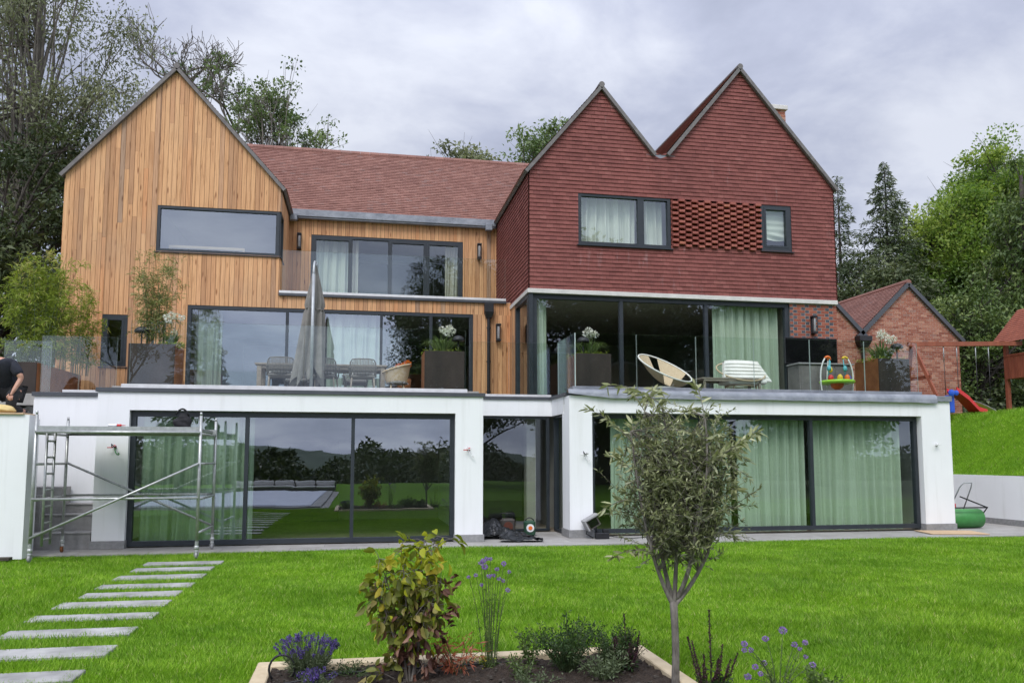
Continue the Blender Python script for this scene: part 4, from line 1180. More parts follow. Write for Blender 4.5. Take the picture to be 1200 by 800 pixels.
rope_chair(-.1,20.1,R(184),'grey rope chair on the far side of the table, right')

r = empty('wicker_armchair', (.85,18.6,DZ), 'low tan wicker armchair at the end of the dining table', 'chair')
P=[]
for j in range(7):
    z = DZ+.3+j*.06; row=[]
    for i in range(17):
        a = PI*.15+ (PI*1.7)*i/16
        rr = .24+.016*j
        lift = .1*(math.cos(a-PI*1.95))*j/6
        row.append((.85+rr*math.cos(a), 18.6+rr*math.sin(a)*.9, z+lift))
    P.append(row)
MB().grid(P).build('woven_shell', M['cane'], r, True)
MB().tube(P[-1],.022,8).build('rim', M['cane'], r, True)
MB().lathe((.85,18.6,DZ+.3),[(.02,-.0),(.24,0),(.25,.02),(.23,.07),(.05,.09)],24).build('seat', M['wicker'], r, True)
for a in (.8,2.3,3.9,5.5): MB().tube([(.85+.19*math.cos(a),18.6+.18*math.sin(a),DZ+.31),(.85+.23*math.cos(a),18.6+.26*math.sin(a),DZ)],.018,7).build('leg', M['cane'], r, True)

# closed cantilever parasol
r = empty('parasol', (-1.02,17.5,DZ), 'closed taupe parasol on a pale post between the dining chairs', 'parasol')
MB().bbox(-1.4,-.65,17.2,17.85,DZ+.002,DZ+.07,.01).build('base_plate', M['greyplastic'], r)
MB().tube([(-1.0,17.25,DZ),(-1.0,17.25,5.55)],.034,12).build('pole', M['steel'], r, True)
P=[]
for j in range(29):
    t = j/28; z = 5.78-2.42*t
    row=[]
    for i in range(65):
        a = 2*PI*i/64
        base = .03+.105*min(1,t*3)+.1*t**1.5
        if .36 < t < .42: base *= .86
        fold = 1+ (.14+.22*t)*math.sin(8*a+.9*math.sin(3*t+a)) + .1*math.sin(3*a+4*t)
        hem = .14*t**6*math.sin(8*a+1)+.12*t**4*math.sin(2*a+.5)
        row.append((-.98+.1*t*t*math.cos(2.9)+base*fold*math.cos(a)*1.15, 17.5+base*fold*math.sin(a), z-hem))
    P.append(row)
MB().grid(P).build('canopy', M['canvas'], r, True)
MB().lathe((-.98,17.5,5.76),[(.04,0),(.05,.03),(.03,.09),(.01,.1)],12).build('finial', M['steel'], r, True)
MB().tube(bez((-1.0,17.25,5.5),(-1.0,17.3,5.92),(-.98,17.5,5.85),8),.025,8).build('arm', M['steel'], r, True)
ring=[(-.98+.185*math.cos(a), 17.5+.165*math.sin(a), 4.83+.02*math.sin(2*a)) for a in np.linspace(0,2*PI,25)]
MB().tube(ring,.014,6).build('tie_strap', M['canvas'], r, True)

# lounge
def loop_chair():
    cx, cy = 6.95, 17.5
    r = empty('lounge_chair', (cx,cy,DZ), 'open cane lounge chair with pale looped frame', 'chair')
    def rim(a):
        u = math.cos(a); v = math.sin(a)
        return Vector((cx+.62*u, cy+.5*v, 3.74-.2*u+.29*v))
    def S(a, k):   # k 0 seat centre .. 1 rim
        c = Vector((cx+.02, cy, 3.36)); q = rim(a)
        p = c.lerp(q, k); p.z -= .12*math.sin(PI*min(1,k))*.9
        return p
    MB().tube([rim(a) for a in np.linspace(0,2*PI,41)],.018,8).build('rim', M['cushion'], r, True)
    for name, sect in (('woven_back',(PI*.62,PI*1.38)),('woven_side',(-PI*.5,-PI*.1)),('woven_side',(PI*.1,PI*.5))):
        P=[[S(a,k) for k in np.linspace(.12,1,9)] for a in np.linspace(sect[0],sect[1],15)]
        MB().grid(P).build(name, M['cane'], r, True)
    MB().grid([[S(a,k) for k in np.linspace(0,.5,5)] for a in np.linspace(0,2*PI,31)]).build('woven_seat', M['cane'], r, True)
    MB().tube([(cx+.34*math.cos(a),cy+.3*math.sin(a),3.27) for a in np.linspace(0,2*PI,25)],.015,7).build('seat_ring', M['cushion'], r, True)
    for a in (.7,2.4,3.9,5.5): MB().tube([(cx+.34*math.cos(a),cy+.3*math.sin(a),3.27),(cx+.4*math.cos(a),cy+.36*math.sin(a),DZ)],.014,7).build('leg', M['cushion'], r, True)
loop_chair()
def cushion_chair():
    cx, cy = 8.78, 17.5
    r = empty('lounge_chair', (cx,cy,DZ), 'cane lounge chair with a ribbed white cushion', 'chair')
    # cushion back, ribbed across
    P=[];
    for j in range(41):
        t=j/40; row=[]
        for i in range(25):
            u=-1+2*i/24
            wdt=.6-.17*t
            x=cx+u*wdt+.04*(1-t); z=3.42+.52*t; y=cy+.05-.25*(1-t)+.38*u*u*(-1)*.55
            y -= .035*abs(math.sin(t*PI*6))*(1-abs(u)**8)
            row.append((x,y,z-.05*u*u*t))
        P.append(row)
    Q=[[(x,y+.1,z) for x,y,z in row] for row in P]
    mb=MB(); mb.grid(P); mb.grid(Q); mb.grid([P[-1],[(a+(b-a)*.5,c,d+.03) for (a,c,d),(b,_,_) in zip(P[-1],Q[-1])],Q[-1]]); mb.grid([P[0],Q[0]]); mb.grid([[p[0] for p in P],[q[0] for q in Q]]); mb.grid([[p[-1] for p in P],[q[-1] for q in Q]])
    mb.build('back_cushion', M['cushion'], r, True)
    mb=MB(); mb.bbox(cx-.48,cx+.5,cy-.45,cy+.12,3.36,3.46,.03); mb.build('seat_cushion', M['cushion'], r)
    ring=[(cx+.02+(.57+.04*math.sin(a))*math.cos(a), cy-.1+.46*math.sin(a), 3.68+.26*math.sin(a)) for a in np.linspace(0,2*PI,37)]
    MB().tube(ring,.018,8).build('rim', M['cane'], r, True)
    MB().tube([(cx+.38*math.cos(a),cy-.1+.3*math.sin(a),3.33) for a in np.linspace(0,2*PI,25)],.015,7).build('seat_ring', M['cane'], r, True)
    for a in (.7,2.4,3.9,5.5): MB().tube([(cx+.38*math.cos(a),cy-.1+.3*math.sin(a),3.33),(cx+.44*math.cos(a),cy-.1+.36*math.sin(a),DZ)],.014,7).build('leg', M['cane'], r, True)
cushion_chair()
r = empty('coffee_table', (8.4,17.3,DZ), 'low slatted teak table between the two lounge chairs', 'table')
mb=MB()
for k in range(7): mb.bbox(7.66,9.15,17.02+k*.085,17.095+k*.085,3.46,3.49,.003)
mb.box(7.7,9.11,17.03,17.06,3.41,3.458); mb.box(7.7,9.11,17.56,17.59,3.41,3.458)
mb.build('tabletop', M['teak'], r)
for x in (7.7,9.05):
    for y in (17.04,17.52): MB().bbox(x,x+.05,y,y+.05,DZ,3.458,.003).build('leg', M['teak'], r)
r = empty('television', (11.2,18.4,4.0), 'black outdoor television on the brick pier', 'television')
MB().bbox(10.52,11.98,18.42,18.5,4.03,4.7,.008).build('case', M['blackmetal'], r)
MB().bbox(10.54,11.96,18.414,18.42,4.05,4.68,.002).build('screen', M['screen'], r)
MB().box(10.9,11.6,18.5,18.61,4.2,4.5).build('bracket', M['blackmetal'], r)
r = empty('outdoor_cabinet', (11.3,18.2,DZ), 'low mottled grey concrete cabinet under the television', 'cabinet')
MB().bbox(10.62,12.05,17.95,18.5,DZ,3.96,.006).build('carcass', M['concrete'], r)
MB().bbox(10.58,12.09,17.9,18.5,3.962,4.0,.006).build('worktop', M['plinth'], r)
for k in range(3): MB().bbox(10.66+k*.465,11.1+k*.465,17.935,17.949,DZ+.06,3.93,.003).build('door', M['concrete'], r)

# baby jumper
r = empty('baby_jumper', (11.2,17.2,DZ), 'colourful baby jumper with white legs on the lounge terrace', 'baby jumper')
jx, jy = 11.15, 17.2
for s, dy in ((-1,0),(1,0),(.0,.42)):
    pts = bez((jx+s*.36,jy+dy,DZ),(jx+s*.52,jy+dy,3.7),(jx+s*.3,jy+dy*.8,4.02),12)
    MB().tube(pts,.017,8).build('leg', M['whiteplastic'], r, True)
    MB().tube(bez((jx+s*.3,jy+dy*.8,4.02),(jx+s*.22,jy+dy*.7,4.1),(jx+s*.16,jy+dy*.6,4.02),8),.028,8).build('spring_cover', M['orangeplastic'] if s<1 else M['yellowplastic'], r, True)
    MB().tube([(jx+s*.18,jy+dy*.6,4.0),(jx+s*.24,jy+dy*.7,3.5)],.012,6).build('strap', M['tealplastic'], r, True)
    MB().lathe((jx+s*.21,jy+dy*.65-.02,3.78),[(.01,-.07),(.045,-.05),(.05,0),(.03,.06),(.01,.07)],12).build('toy', M['tealplastic'] if s else M['yellowplastic'], r, True)
MB().lathe((jx,jy,3.42),[(.16,0),(.36,-.01),(.4,.02),(.4,.06),(.36,.075),(.17,.06)],28).build('tray', M['greenplastic'], r, True)
MB().lathe((jx,jy,3.28),[(.06,0),(.13,.05),(.16,.16),(.16,.2)],20).build('seat', M['orangeplastic'], r, True)
for i,(a,mt) in enumerate(((3.6,'redplastic'),(4.4,'yellowplastic'),(5.2,'orangeplastic'),(5.9,'blueplastic'))):
    MB().lathe((jx+.26*math.cos(a),jy+.26*math.sin(a),3.48),[(.05,0),(.065,.03),(.06,.09),(.03,.13),(.01,.14)],14).build('toy', M[mt], r, True)

# ------------------------------------------------------------------ outbuilding
OB = empty('brick_outbuilding', (18.5,24.5,3.0), 'red brick outbuilding with twin tiled gables beyond the terrace', 'outbuilding')
oy = 24.5
def oz(z):
    if z <= 5.8: return (16.86, 20.66)
    t=(z-5.8)/(7.62-5.8); return (16.86+(18.72-16.86)*t, 20.66+(18.72-20.66)*t)
mb=MB(); bricks(mb, front(oy), 16.86,20.66,2.9,7.62, zt=oz); mb.build('brick_wall', [M['brick'],M['mortar']], OB)
def oz2(z):
    if z <= 5.9: return (13.2, 16.84)
    t=(z-5.9)/(7.72-5.9); return (13.2+(15.0-13.2)*t, 16.84+(15.0-16.84)*t)
mb=MB(); bricks(mb, front(oy), 13.2,16.84,2.9,7.7, zt=oz2); mb.build('brick_wall', [M['brick'],M['mortar']], OB)
mb=MB(); mb.box(20.3,20.64,oy,33,2.9,5.7); mb.box(13.2,20.6,32.8,33,2.9,5.7); mb.build('brick_wall', [M['brick'],M['mortar']], OB)
for a,b,sgn in (((16.8,5.78),(18.72,7.62),1),((20.72,5.74),(18.72,7.62),-1),((16.9,5.82),(15.0,7.72),-1),((13.1,5.82),(15.0,7.72),1)):
    d=Vector((b[0]-a[0],0,b[1]-a[1])); ln=d.length; d.normalize(); nn=Vector((-d.z*sgn,0,d.x*sgn)); nn=nn if nn.z>0 else -nn
    mb=MB(); roof_tiles(mb, Vector((a[0],oy-.06,a[1]))-d*.06+nn*.13,(0,1,0),d,8.6,ln+.1); mb.build('roof',[M['rooftile'],M['verge']],OB)
    mb=MB(); mb.beam(Vector((a[0],oy-.07,a[1]))-d*.08+nn*.06, Vector((b[0],oy-.07,b[1]))+d*.06+nn*.06,.07,.13,up=nn); mb.build('verge',M['coping'],OB)
for x,z in ((18.72,7.76),(15.0,7.86)): MB().tube([(x,oy-.1,z),(x,oy+8.5,z)],.1,10).build('ridge',M['rooftile'],OB)
mb=MB(); mb.hexa([(16.7,oy-.2,5.42),(16.98,oy-.2,5.42),(16.98,oy-.02,5.42),(16.7,oy-.02,5.42),(16.6,oy-.26,5.62),(17.08,oy-.26,5.62),(17.08,oy-.02,5.62),(16.6,oy-.02,5.62)])
mb.tube([(16.84,oy-.1,5.45),(16.84,oy-.1,2.95)],.06,10); mb.bbox(16.6,17.08,oy-.3,oy-.0,5.62,5.8,.01); mb.build('downpipe',M['blackmetal'],OB)

# ------------------------------------------------------------------ play equipment on the plateau
PZ = 3.05
r = empty('timber_swing', (18.8,22.6,PZ), 'red stained timber swing beam on a slanted leg frame', 'swing frame')
MB().beam((17.2,22.6,5.28),(21.4,22.6,5.42),.1,.14).build('beam', M['redwood'], r)
for y0,y1 in ((22.55,21.7),(22.65,23.5)): MB().beam((17.35,y0,5.22),(17.7,y1,PZ-.05),.1,.09).build('leg', M['redwood'], r)
MB().beam((17.52,22.02,4.2),(17.52,23.18,4.2),.04,.1).build('cross_rail', M['redwood'], r)
def swing(x, label, first=[None]):
    if first[0] is None:
        s = empty('swing', (0,0,0), None, 'swing', 'swings under the red beam')
        for dx in (-.24,.24):
            c = MB().tube([(dx,0,5.3),(dx,0,4.75)],.016,6).build('chain', M['steel'], s, True)
            MB().tube([(dx,0,4.75),(dx*.98,0,3.6)],.011,6).build('rope', M['blackmetal'], c, True)
        mb = MB(); mb.grid([[(u,v,3.58-.06*(1-(u/.24)**2)) for u in np.linspace(-.24,.24,9)] for v in (-.08,.08)]); mb.grid([[(u,v,3.555-.06*(1-(u/.24)**2)) for u in np.linspace(-.24,.24,9)] for v in (-.08,.08)]); mb.build('seat', M['blackmetal'], s)
        first[0]=s; o=s
    else: o = copy_tree(first[0])
    o.location=(x,22.6,0); o['label']=label
swing(18.72,'swing on the side nearer the brick outbuilding'); swing(19.9,'swing nearer the play tower')
r = empty('play_tower', (21.3,22.6,PZ), 'red stained timber play tower with a tiled look roof', 'play tower')
for x in (20.55,22.2):
    for y in (21.9,23.3): MB().bbox(x-.06,x+.06,y-.06,y+.06,PZ-.1,5.65,.006).build('post', M['redwood'], r)
mb=MB()
for k in range(12): mb.bbox(20.5,22.3,21.85+k*.125,21.965+k*.125,4.32,4.36,.004)
mb.build('floor', M['redwood'], r)
mb=MB()
for k in range(13): mb.bbox(20.62+k*.12,20.73+k*.12,21.8,21.83,4.3,5.05,.003)
for k in range(11): mb.bbox(20.46,20.49,21.95+k*.12,22.06+k*.12,4.3,5.05,.003)
mb.box(20.42,22.3,21.79,21.855,5.05,5.12); mb.box(20.42,22.3,21.79,21.855,4.24,4.3); mb.box(20.44,20.5,21.8,23.3,5.05,5.12)
mb.build('side_boards', M['redwood'], r)
mb=MB()
mb.beam((20.55,21.88,3.1),(20.75,21.88,4.25),.07,.07); mb.beam((20.55,21.88,3.75),(22.2,21.88,3.75),.05,.1); mb.beam((20.55,21.88,3.4),(22.2,21.88,3.4),.05,.1)
mb.build('lower_rails', M['redwood'], r)
for s in (-1,1):
    mb=MB(); 
    for k in range(16):
        a=k/16; b=(k+1)/16
        mb.hexa([(21.38+s*(1.15-1.15*a),21.6,5.5+1.25*a),(21.38+s*(1.15-1.15*b),21.6,5.5+1.25*b-.02),(21.38+s*(1.15-1.15*b),23.6,5.5+1.25*b-.02),(21.38+s*(1.15-1.15*a),23.6,5.5+1.25*a),(21.38+s*(1.158-1.15*a),21.6,5.515+1.25*a),(21.38+s*(1.15-1.15*b),21.6,5.5+1.25*b),(21.38+s*(1.15-1.15*b),23.6,5.5+1.25*b),(21.38+s*(1.158-1.15*a),23.6,5.515+1.25*a)], random.random())
    mb.build('roof', M['redwood'], r)
for o_ in [r]: o_.location.x += .9
r = empty('toy_slide', (18.2,21.9,PZ), 'small red and blue plastic slide on the bank top', 'slide')
mb=MB(); 
for a,b in (((18.05,3.74),(18.45,3.48)),((18.45,3.48),(18.8,3.14)),((18.8,3.14),(19.1,3.06))):
    mb.hexa([(a[0],21.6,a[1]-.03),(b[0],21.6,b[1]-.03),(b[0],22.0,b[1]-.03),(a[0],22.0,a[1]-.03),(a[0],21.6,a[1]),(b[0],21.6,b[1]),(b[0],22.0,b[1]),(a[0],22.0,a[1])])
    for y in (21.58,22.0): mb.hexa([(a[0],y,a[1]-.03),(b[0],y,b[1]-.03),(b[0],y+.03,b[1]-.03),(a[0],y+.03,a[1]-.03),(a[0],y,a[1]+.1),(b[0],y,b[1]+.1),(b[0],y+.03,b[1]+.1),(a[0],y+.03,a[1]+.1)])
mb.build('chute', M['redplastic'], r)
mb=MB(); mb.lathe((17.86,21.55,3.66),[(.04,0),(.1,.02),(.1,.06),(.04,.08)],18,axis='y'); mb.lathe((18.02,21.55,3.66),[(.03,0),(.08,.02),(.08,.06),(.03,.08)],18,axis='y'); mb.bbox(17.88,18.04,21.68,21.95,PZ,3.6,.02)
mb.build('ladder_block', M['blueplastic'], r)
o=tag(MB().grid([[(18.75+1.15*u+.0*v,21.95+.25*v,3.5-.42*u+.1*u*u*u*0+.06*math.sin(PI*u)) for v in (0,1)] for u in np.linspace(0,1,12)]).grid([[(18.75+1.15*u,21.95+.25*v,3.46-.42*u+.06*math.sin(PI*u)) for v in (0,1)] for u in np.linspace(0,1,12)]).build('plastic_chute', M['whiteplastic']),'loose white plastic chute lying behind the bank top','chute')

# ------------------------------------------------------------------ kneeling worker
def skin_body(name, joints, edges, mat, parent, levels=2):
    me = bpy.data.meshes.new(name); o3 = origin_of(parent)
    me.from_pydata([tuple(Vector(j[:3])-o3) for j in joints], edges, [])
    o = bpy.data.objects.new('tmp', me); COL.objects.link(o)
    md = o.modifiers.new('s','SKIN'); md.use_smooth_shade=True
    sl = me.skin_vertices[0].data if len(me.skin_vertices) else None
    if sl is None:
        bm=bmesh.new(); bm.from_mesh(me); bm.verts.layers.skin.verify(); bm.to_mesh(me); bm.free(); sl = me.skin_vertices[0].data
    for i,j in enumerate(joints):
        sl[i].radius=(j[3], j[4] if len(j)>4 else j[3]); sl[i].use_root = (i==0)
    sb = o.modifiers.new('d','SUBSURF'); sb.levels=levels; sb.render_levels=levels
    dg = bpy.context.evaluated_depsgraph_get(); dg.update()
    nm = bpy.data.meshes.new_from_object(o.evaluated_get(dg)); nm.name=name
    bpy.data.objects.remove(o)
    nm.materials.clear(); nm.materials.append(mat)
    nm.polygons.foreach_set('use_smooth',[True]*len(nm.polygons))
    p = bpy.data.objects.new(name, nm); COL.objects.link(p); p.parent=parent
    return p
px_, py_, pz_ = -6.05, 15.25, 2.41
W = empty('person', (px_,py_,pz_), 'person in dark shirt and trousers kneeling and reaching down on the white garden wall', 'person')
q = lambda x,y,z: (px_+x, py_+y, pz_+z)
# continuous skin body: pelvis, spine, neck, head, arms and legs
J=[(*q(.0,.25,.42),.15,.13),(*q(-.02,.12,.62),.155,.13),(*q(-.06,-.02,.8),.17,.13),(*q(-.12,-.1,.93),.08),(*q(-.2,-.2,.95),.06),
   (*q(-.28,-.3,.92),.105),(*q(-.31,-.36,.94),.1),
   (*q(.14,-.06,.86),.075),(*q(.29,-.12,.66),.055),(*q(.3,-.1,.62),.048),(*q(.24,-.2,.42),.036),(*q(.22,-.22,.36),.034,.022),(*q(.21,-.24,.3),.04,.018),
   (*q(-.28,-.02,.82),.072),(*q(-.42,-.12,.62),.052),(*q(-.4,-.24,.4),.034),(*q(-.38,-.27,.32),.038,.018),
   (*q(.12,.2,.38),.1),(*q(.2,-.18,.32),.072),(*q(.2,-.2,.1),.06),(*q(.22,.16,.07),.05),(*q(.24,.3,.06),.045),
   (*q(-.14,.2,.38),.1),(*q(-.18,-.18,.2),.07),(*q(-.17,-.2,.09),.06),(*q(-.15,.16,.07),.05),(*q(-.14,.3,.06),.045)]
E_=[(0,1),(1,2),(2,3),(3,4),(4,5),(5,6),(2,7),(7,8),(8,9),(9,10),(10,11),(11,12),(2,13),(13,14),(14,15),(15,16),(0,17),(17,18),(18,19),(19,20),(20,21),(0,22),(22,23),(23,24),(24,25),(25,26)]
skin_body('body', J, E_, M['skin'], W)
def inflate(idx, k, edges, name, mat, extra=.02):
    mp={i:n for n,i in enumerate(idx)}
    skin_body(name, [(*J[i][:3], J[i][3]+extra, (J[i][4] if len(J[i])>4 else J[i][3])+extra) for i in idx], [(mp[a],mp[b]) for a,b in edges if a in mp and b in mp], mat, W)
inflate([1,0,2,3,7,8,13,14],0,E_,'shirt',M['navycloth'],.03)
inflate([0,17,18,19,20,22,23,24,25],0,E_,'trousers',M['blackcloth'],.026)
for i,(a,b) in enumerate(((20,21),(25,26))):
    x,y,z=J[b][:3]
    mb=MB(); mb.bbox(x-.05,x+.05,y-.08,y+.12,pz_+.005,pz_+.11,.03); mb.build('boot', M['blackmetal'], W)
mb=MB(); mb.tube([(px_+.19*math.cos(a),py_+.22+.16*math.sin(a),pz_+.5) for a in np.linspace(0,2*PI,25)],.018,6); mb.build('belt', M['intdark'], W, True)
# fingers of both hands, on the ends of the arms
for hx,hy,hz,s in ((.21,-.24,.3,1),(-.38,-.27,.32,-1)):
    mb=MB()
    for k in range(4):
        o=(k-1.5)*.018; L2=(.068,.078,.073,.056)[k]
        mb.tube([q(hx+o,hy-.01,hz),q(hx+o*1.1,hy-.03,hz-L2*.55),q(hx+o*1.1,hy-.02,hz-L2),q(hx+o,hy+.012,hz-L2*1.25)],[.011,.0105,.0095,.007],7)
    mb.tube([q(hx-.03*s,hy,hz+.03),q(hx-.055*s,hy-.02,hz-.01),q(hx-.05*s,hy-.015,hz-.045)],[.013,.012,.009],7)
    mb.build('fingers', M['skin'], W, True)
# head: hair, ears, nose, eyes, mouth
hc = Vector(q(-.295,-.33,.93)); fd = Vector((-.5,-.6,-.45)).normalized(); sd2 = fd.cross(Vector((0,0,1))).normalized(); ud2 = sd2.cross(fd)
mb=MB(); P=[]
for j in range(10):
    ph=PI*.62*j/9
    P.append([tuple(hc+ (ud2*math.cos(ph)*.125 + (fd*math.cos(a)*(.085 if math.cos(a)>0 else .13)+sd2*math.sin(a)*.115)*math.sin(ph)*1.0) - fd*.02) for a in np.linspace(0,2*PI,25)])
mb.grid(P); mb.build('hair', M['darkbark'], W, True)
for s in (-1,1):
    MB().lathe(hc+sd2*s*.108-fd*.0,[(.006,-.02),(.028,-.015),(.03,.015),(.01,.03)],10).build('ear', M['skin'], W, True)
    MB().lathe(hc+sd2*s*.035+fd*.098,[(.002,-.01),(.011,-.006),(.011,.006),(.002,.01)],10).build('eye', M['blackmetal'], W, True)
MB().tube([hc+fd*.1+ud2*.01,hc+fd*.128-ud2*.03,hc+fd*.1-ud2*.04],[.01,.016,.01],8).build('nose', M['skin'], W, True)
MB().tube([hc+fd*.1-ud2*.07+sd2*.025,hc+fd*.108-ud2*.07,hc+fd*.1-ud2*.07-sd2*.025],.006,6).build('mouth', M['redwood'], W, True)
lump('sand_sack', (-5.98,14.92,2.47), .26,.15,.09, M['paleyellow'], 'pale yellow sack on the garden wall beside the kneeling person', 'sack', .08, 9)

# ------------------------------------------------------------------ stepping stones
ys = [13.62,12.9,12.1,11.3,10.62,9.95,9.2,8.42,7.6,6.78,5.98,5.2]
for i,y in enumerate(ys):
    mb=MB(); dpt=.31+ .03*(i%3)
    xa=-3.26+random.uniform(-.03,.03); xb=-2.12+ (.006*i)+random.uniform(-.03,.03)
    mb.bbox(xa,xb,y-dpt/2,y+dpt/2,-.04,.016,.006, r=random.random())
    nm = ['stepping stone nearest the terrace edge','second stepping stone out from the terrace edge','third stepping stone out from the terrace edge','fourth stepping stone out from the terrace edge','fifth stepping stone out from the terrace edge','sixth stepping stone out from the terrace edge','seventh stepping stone out from the terrace edge','eighth stepping stone out from the terrace edge','ninth stepping stone out from the terrace edge','tenth stepping stone, cut by the bottom of the photo','',''][i]
    if i > 9: continue
    mb.v = [(x_+(y_-y)*sk_, y_+(x_+2.7)*sk_, z_+(x_+2.7)*tl_) for sk_, tl_ in [(random.uniform(-.012,.012), random.uniform(-.005,.005))] for x_, y_, z_ in mb.v]
    tag(mb.build('stepping_stone', M['stone']), 'long grey '+nm, 'stepping stone', 'stepping stones across the lawn')

# ------------------------------------------------------------------ behind the camera: pool, sofa (seen in the glass)
tag(MB().box(-8.2,-1.0,-9.6,4.6,-.04,.006).build('pool_surround', M['terrace']), kind='structure')
r = empty('pool', (-4.5,-2.5,0), 'swimming pool under a pale cover, seen reflected in the glass', 'pool')
MB().bbox(-7.4,-1.6,-8.6,4.0,.0,.09,.02).build('cover', M['poolcover'], r)
mb=MB()
for a in ((-7.75,-7.4,-9,4.35),(-1.6,-1.25,-9,4.35),(-7.4,-1.6,4.0,4.35),(-7.4,-1.6,-9,-8.6)): mb.bbox(*a,.0,.06,.01)
mb.build('coping', M['stone'], r)
r = empty('garden_sofa', (-3.5,-10.6,0), 'long outdoor sofa beyond the pool, seen reflected in the glass', 'sofa')
MB().bbox(-6.4,-1.2,-11.2,-10.2,.02,.16,.03).build('base', M['wicker'], r)
MB().bbox(-6.4,-1.2,-11.35,-11.1,.02,.46,.04).build('backrest', M['wicker'], r)
for k in range(5): MB().bbox(-6.3+k*1.02,-5.32+k*1.02,-11.05,-10.2,.162,.27,.04).bbox(-6.3+k*1.02,-5.34+k*1.02,-11.08,-10.85,.275,.52,.05).build('cushion', M['cushion'], r)
# ------------------------------------------------------------------ lawn grass
def blades(name, X, Y, Z, h, w, mat, tall=None):
    n = len(X)
    a = rng.random(n)*2*PI; ln = h*(.55+.8*rng.random(n))
    if tall is not None: ln *= tall
    lean = .25+.75*rng.random(n); la = 1.6*np.sin(X*1.9+1.7*np.sin(Y*2.3))+1.6*np.sin(Y*3.1+X*1.6)+rng.normal(size=n)*1.4
    b1 = np.stack([X-np.cos(a)*w/2, Y-np.sin(a)*w/2, Z],1); b2 = np.stack([X+np.cos(a)*w/2, Y+np.sin(a)*w/2, Z],1)
    t = np.stack([X+np.cos(la)*lean*ln, Y+np.sin(la)*lean*ln, Z+ln],1)
    V = np.stack([b1,b2,t],1).reshape(-1,3); F = np.arange(n*3).reshape(-1,3)
    return np_mesh(name, V, F, rng.random(n), mat, k=3)
def scatter(n, x0,x1,y0,y1):
    return x0+(x1-x0)*rng.random(n), y0+(y1-y0)*rng.random(n)
Xs=[];Ys=[]
for (x0,x1,y0,y1,d) in ((-6,9,4.6,8,4600),(-9,14,8,11,2900),(-12,15.8,11,15.16,2100)):
    X,Y = scatter(int((x1-x0)*(y1-y0)*d),x0,x1,y0,y1); Xs.append(X);Ys.append(Y)
X=np.concatenate(Xs);Y=np.concatenate(Ys)
keep=np.ones(len(X),bool)
for i,y in enumerate(ys): keep &= ~((X>-3.22)&(X<-2.16)&(np.abs(Y-y)<.115+.015*(i%3)))
keep &= ~((X>-.73)&(X<2.39)&(Y<6.66))
# the frame's edges
keep &= (X > -1.2-.62*Y) & (X < 1.5+.93*Y)
X=X[keep];Y=Y[keep]
edge=np.where(Y>14.95,.8,1.)*(.85+.3*np.sin(X*1.3+np.sin(Y*2))*.5)
o=blades('lawn_grass',X,Y,.012*np.sin(X*.7+1)*np.sin(Y*.5)-.016,.055,.0085,M['blade'],edge); tag(o,kind='stuff')
X,Y=scatter(60000,15.97,21,8,22.6); Z=np.array([bank_h(a,b) for a,b in zip(X,Y)])
o=blades('bank_grass',X,Y,Z-.01,.08,.014,M['blade']); tag(o,kind='stuff')

# ------------------------------------------------------------------ flower bed
FB = empty('flower_bed', (.85,5.8,0), 'raised flower bed edged in pale stone sleepers at the photo bottom', 'flower bed')
MB().bbox(-.74,2.4,6.54,6.68,-.02,.072,.008).bbox(-.74,-.62,4.0,6.538,-.02,.068,.008).bbox(2.28,2.4,4.0,6.538,-.02,.07,.008).build('edging', M['sleeper'], FB)
P=[[(x,y,.02+.03*rng.random()+.015*math.sin(x*7)*math.sin(y*6)) for x in np.linspace(-.62,2.28,90)] for y in np.linspace(4.0,6.54,80)]
MB().grid(P).build('soil', M['soil'], FB, False)
mb=MB()
for _ in range(900):
    x,y=-.6+2.85*rng.random(),4.8+1.7*rng.random(); s=.003+.007*rng.random()
    mb.hexa([(x+a*s*(1+.4*rng.random()),y+b*s*(1+.4*rng.random()),.045+c*s*.8) for c in (-1,1) for a,b in ((-1,-1),(1,-1),(1,1),(-1,1))])
o=mb.build('bark_chips', M['darkbark'], FB); o['kind']='stuff'
mb=MB(); mb.tube([(-.52+.09*math.cos(a),6.2,.13+.1*math.sin(a)) for a in np.linspace(-.6,3.9,14)],.009,6).tube([(-.5,6.1,.05),(-.1,6.3,.055),(.6,6.35,.055),(1.2,6.4,.05)],.008,6); mb.build('drip_hose', M['blackmetal'], FB, True)

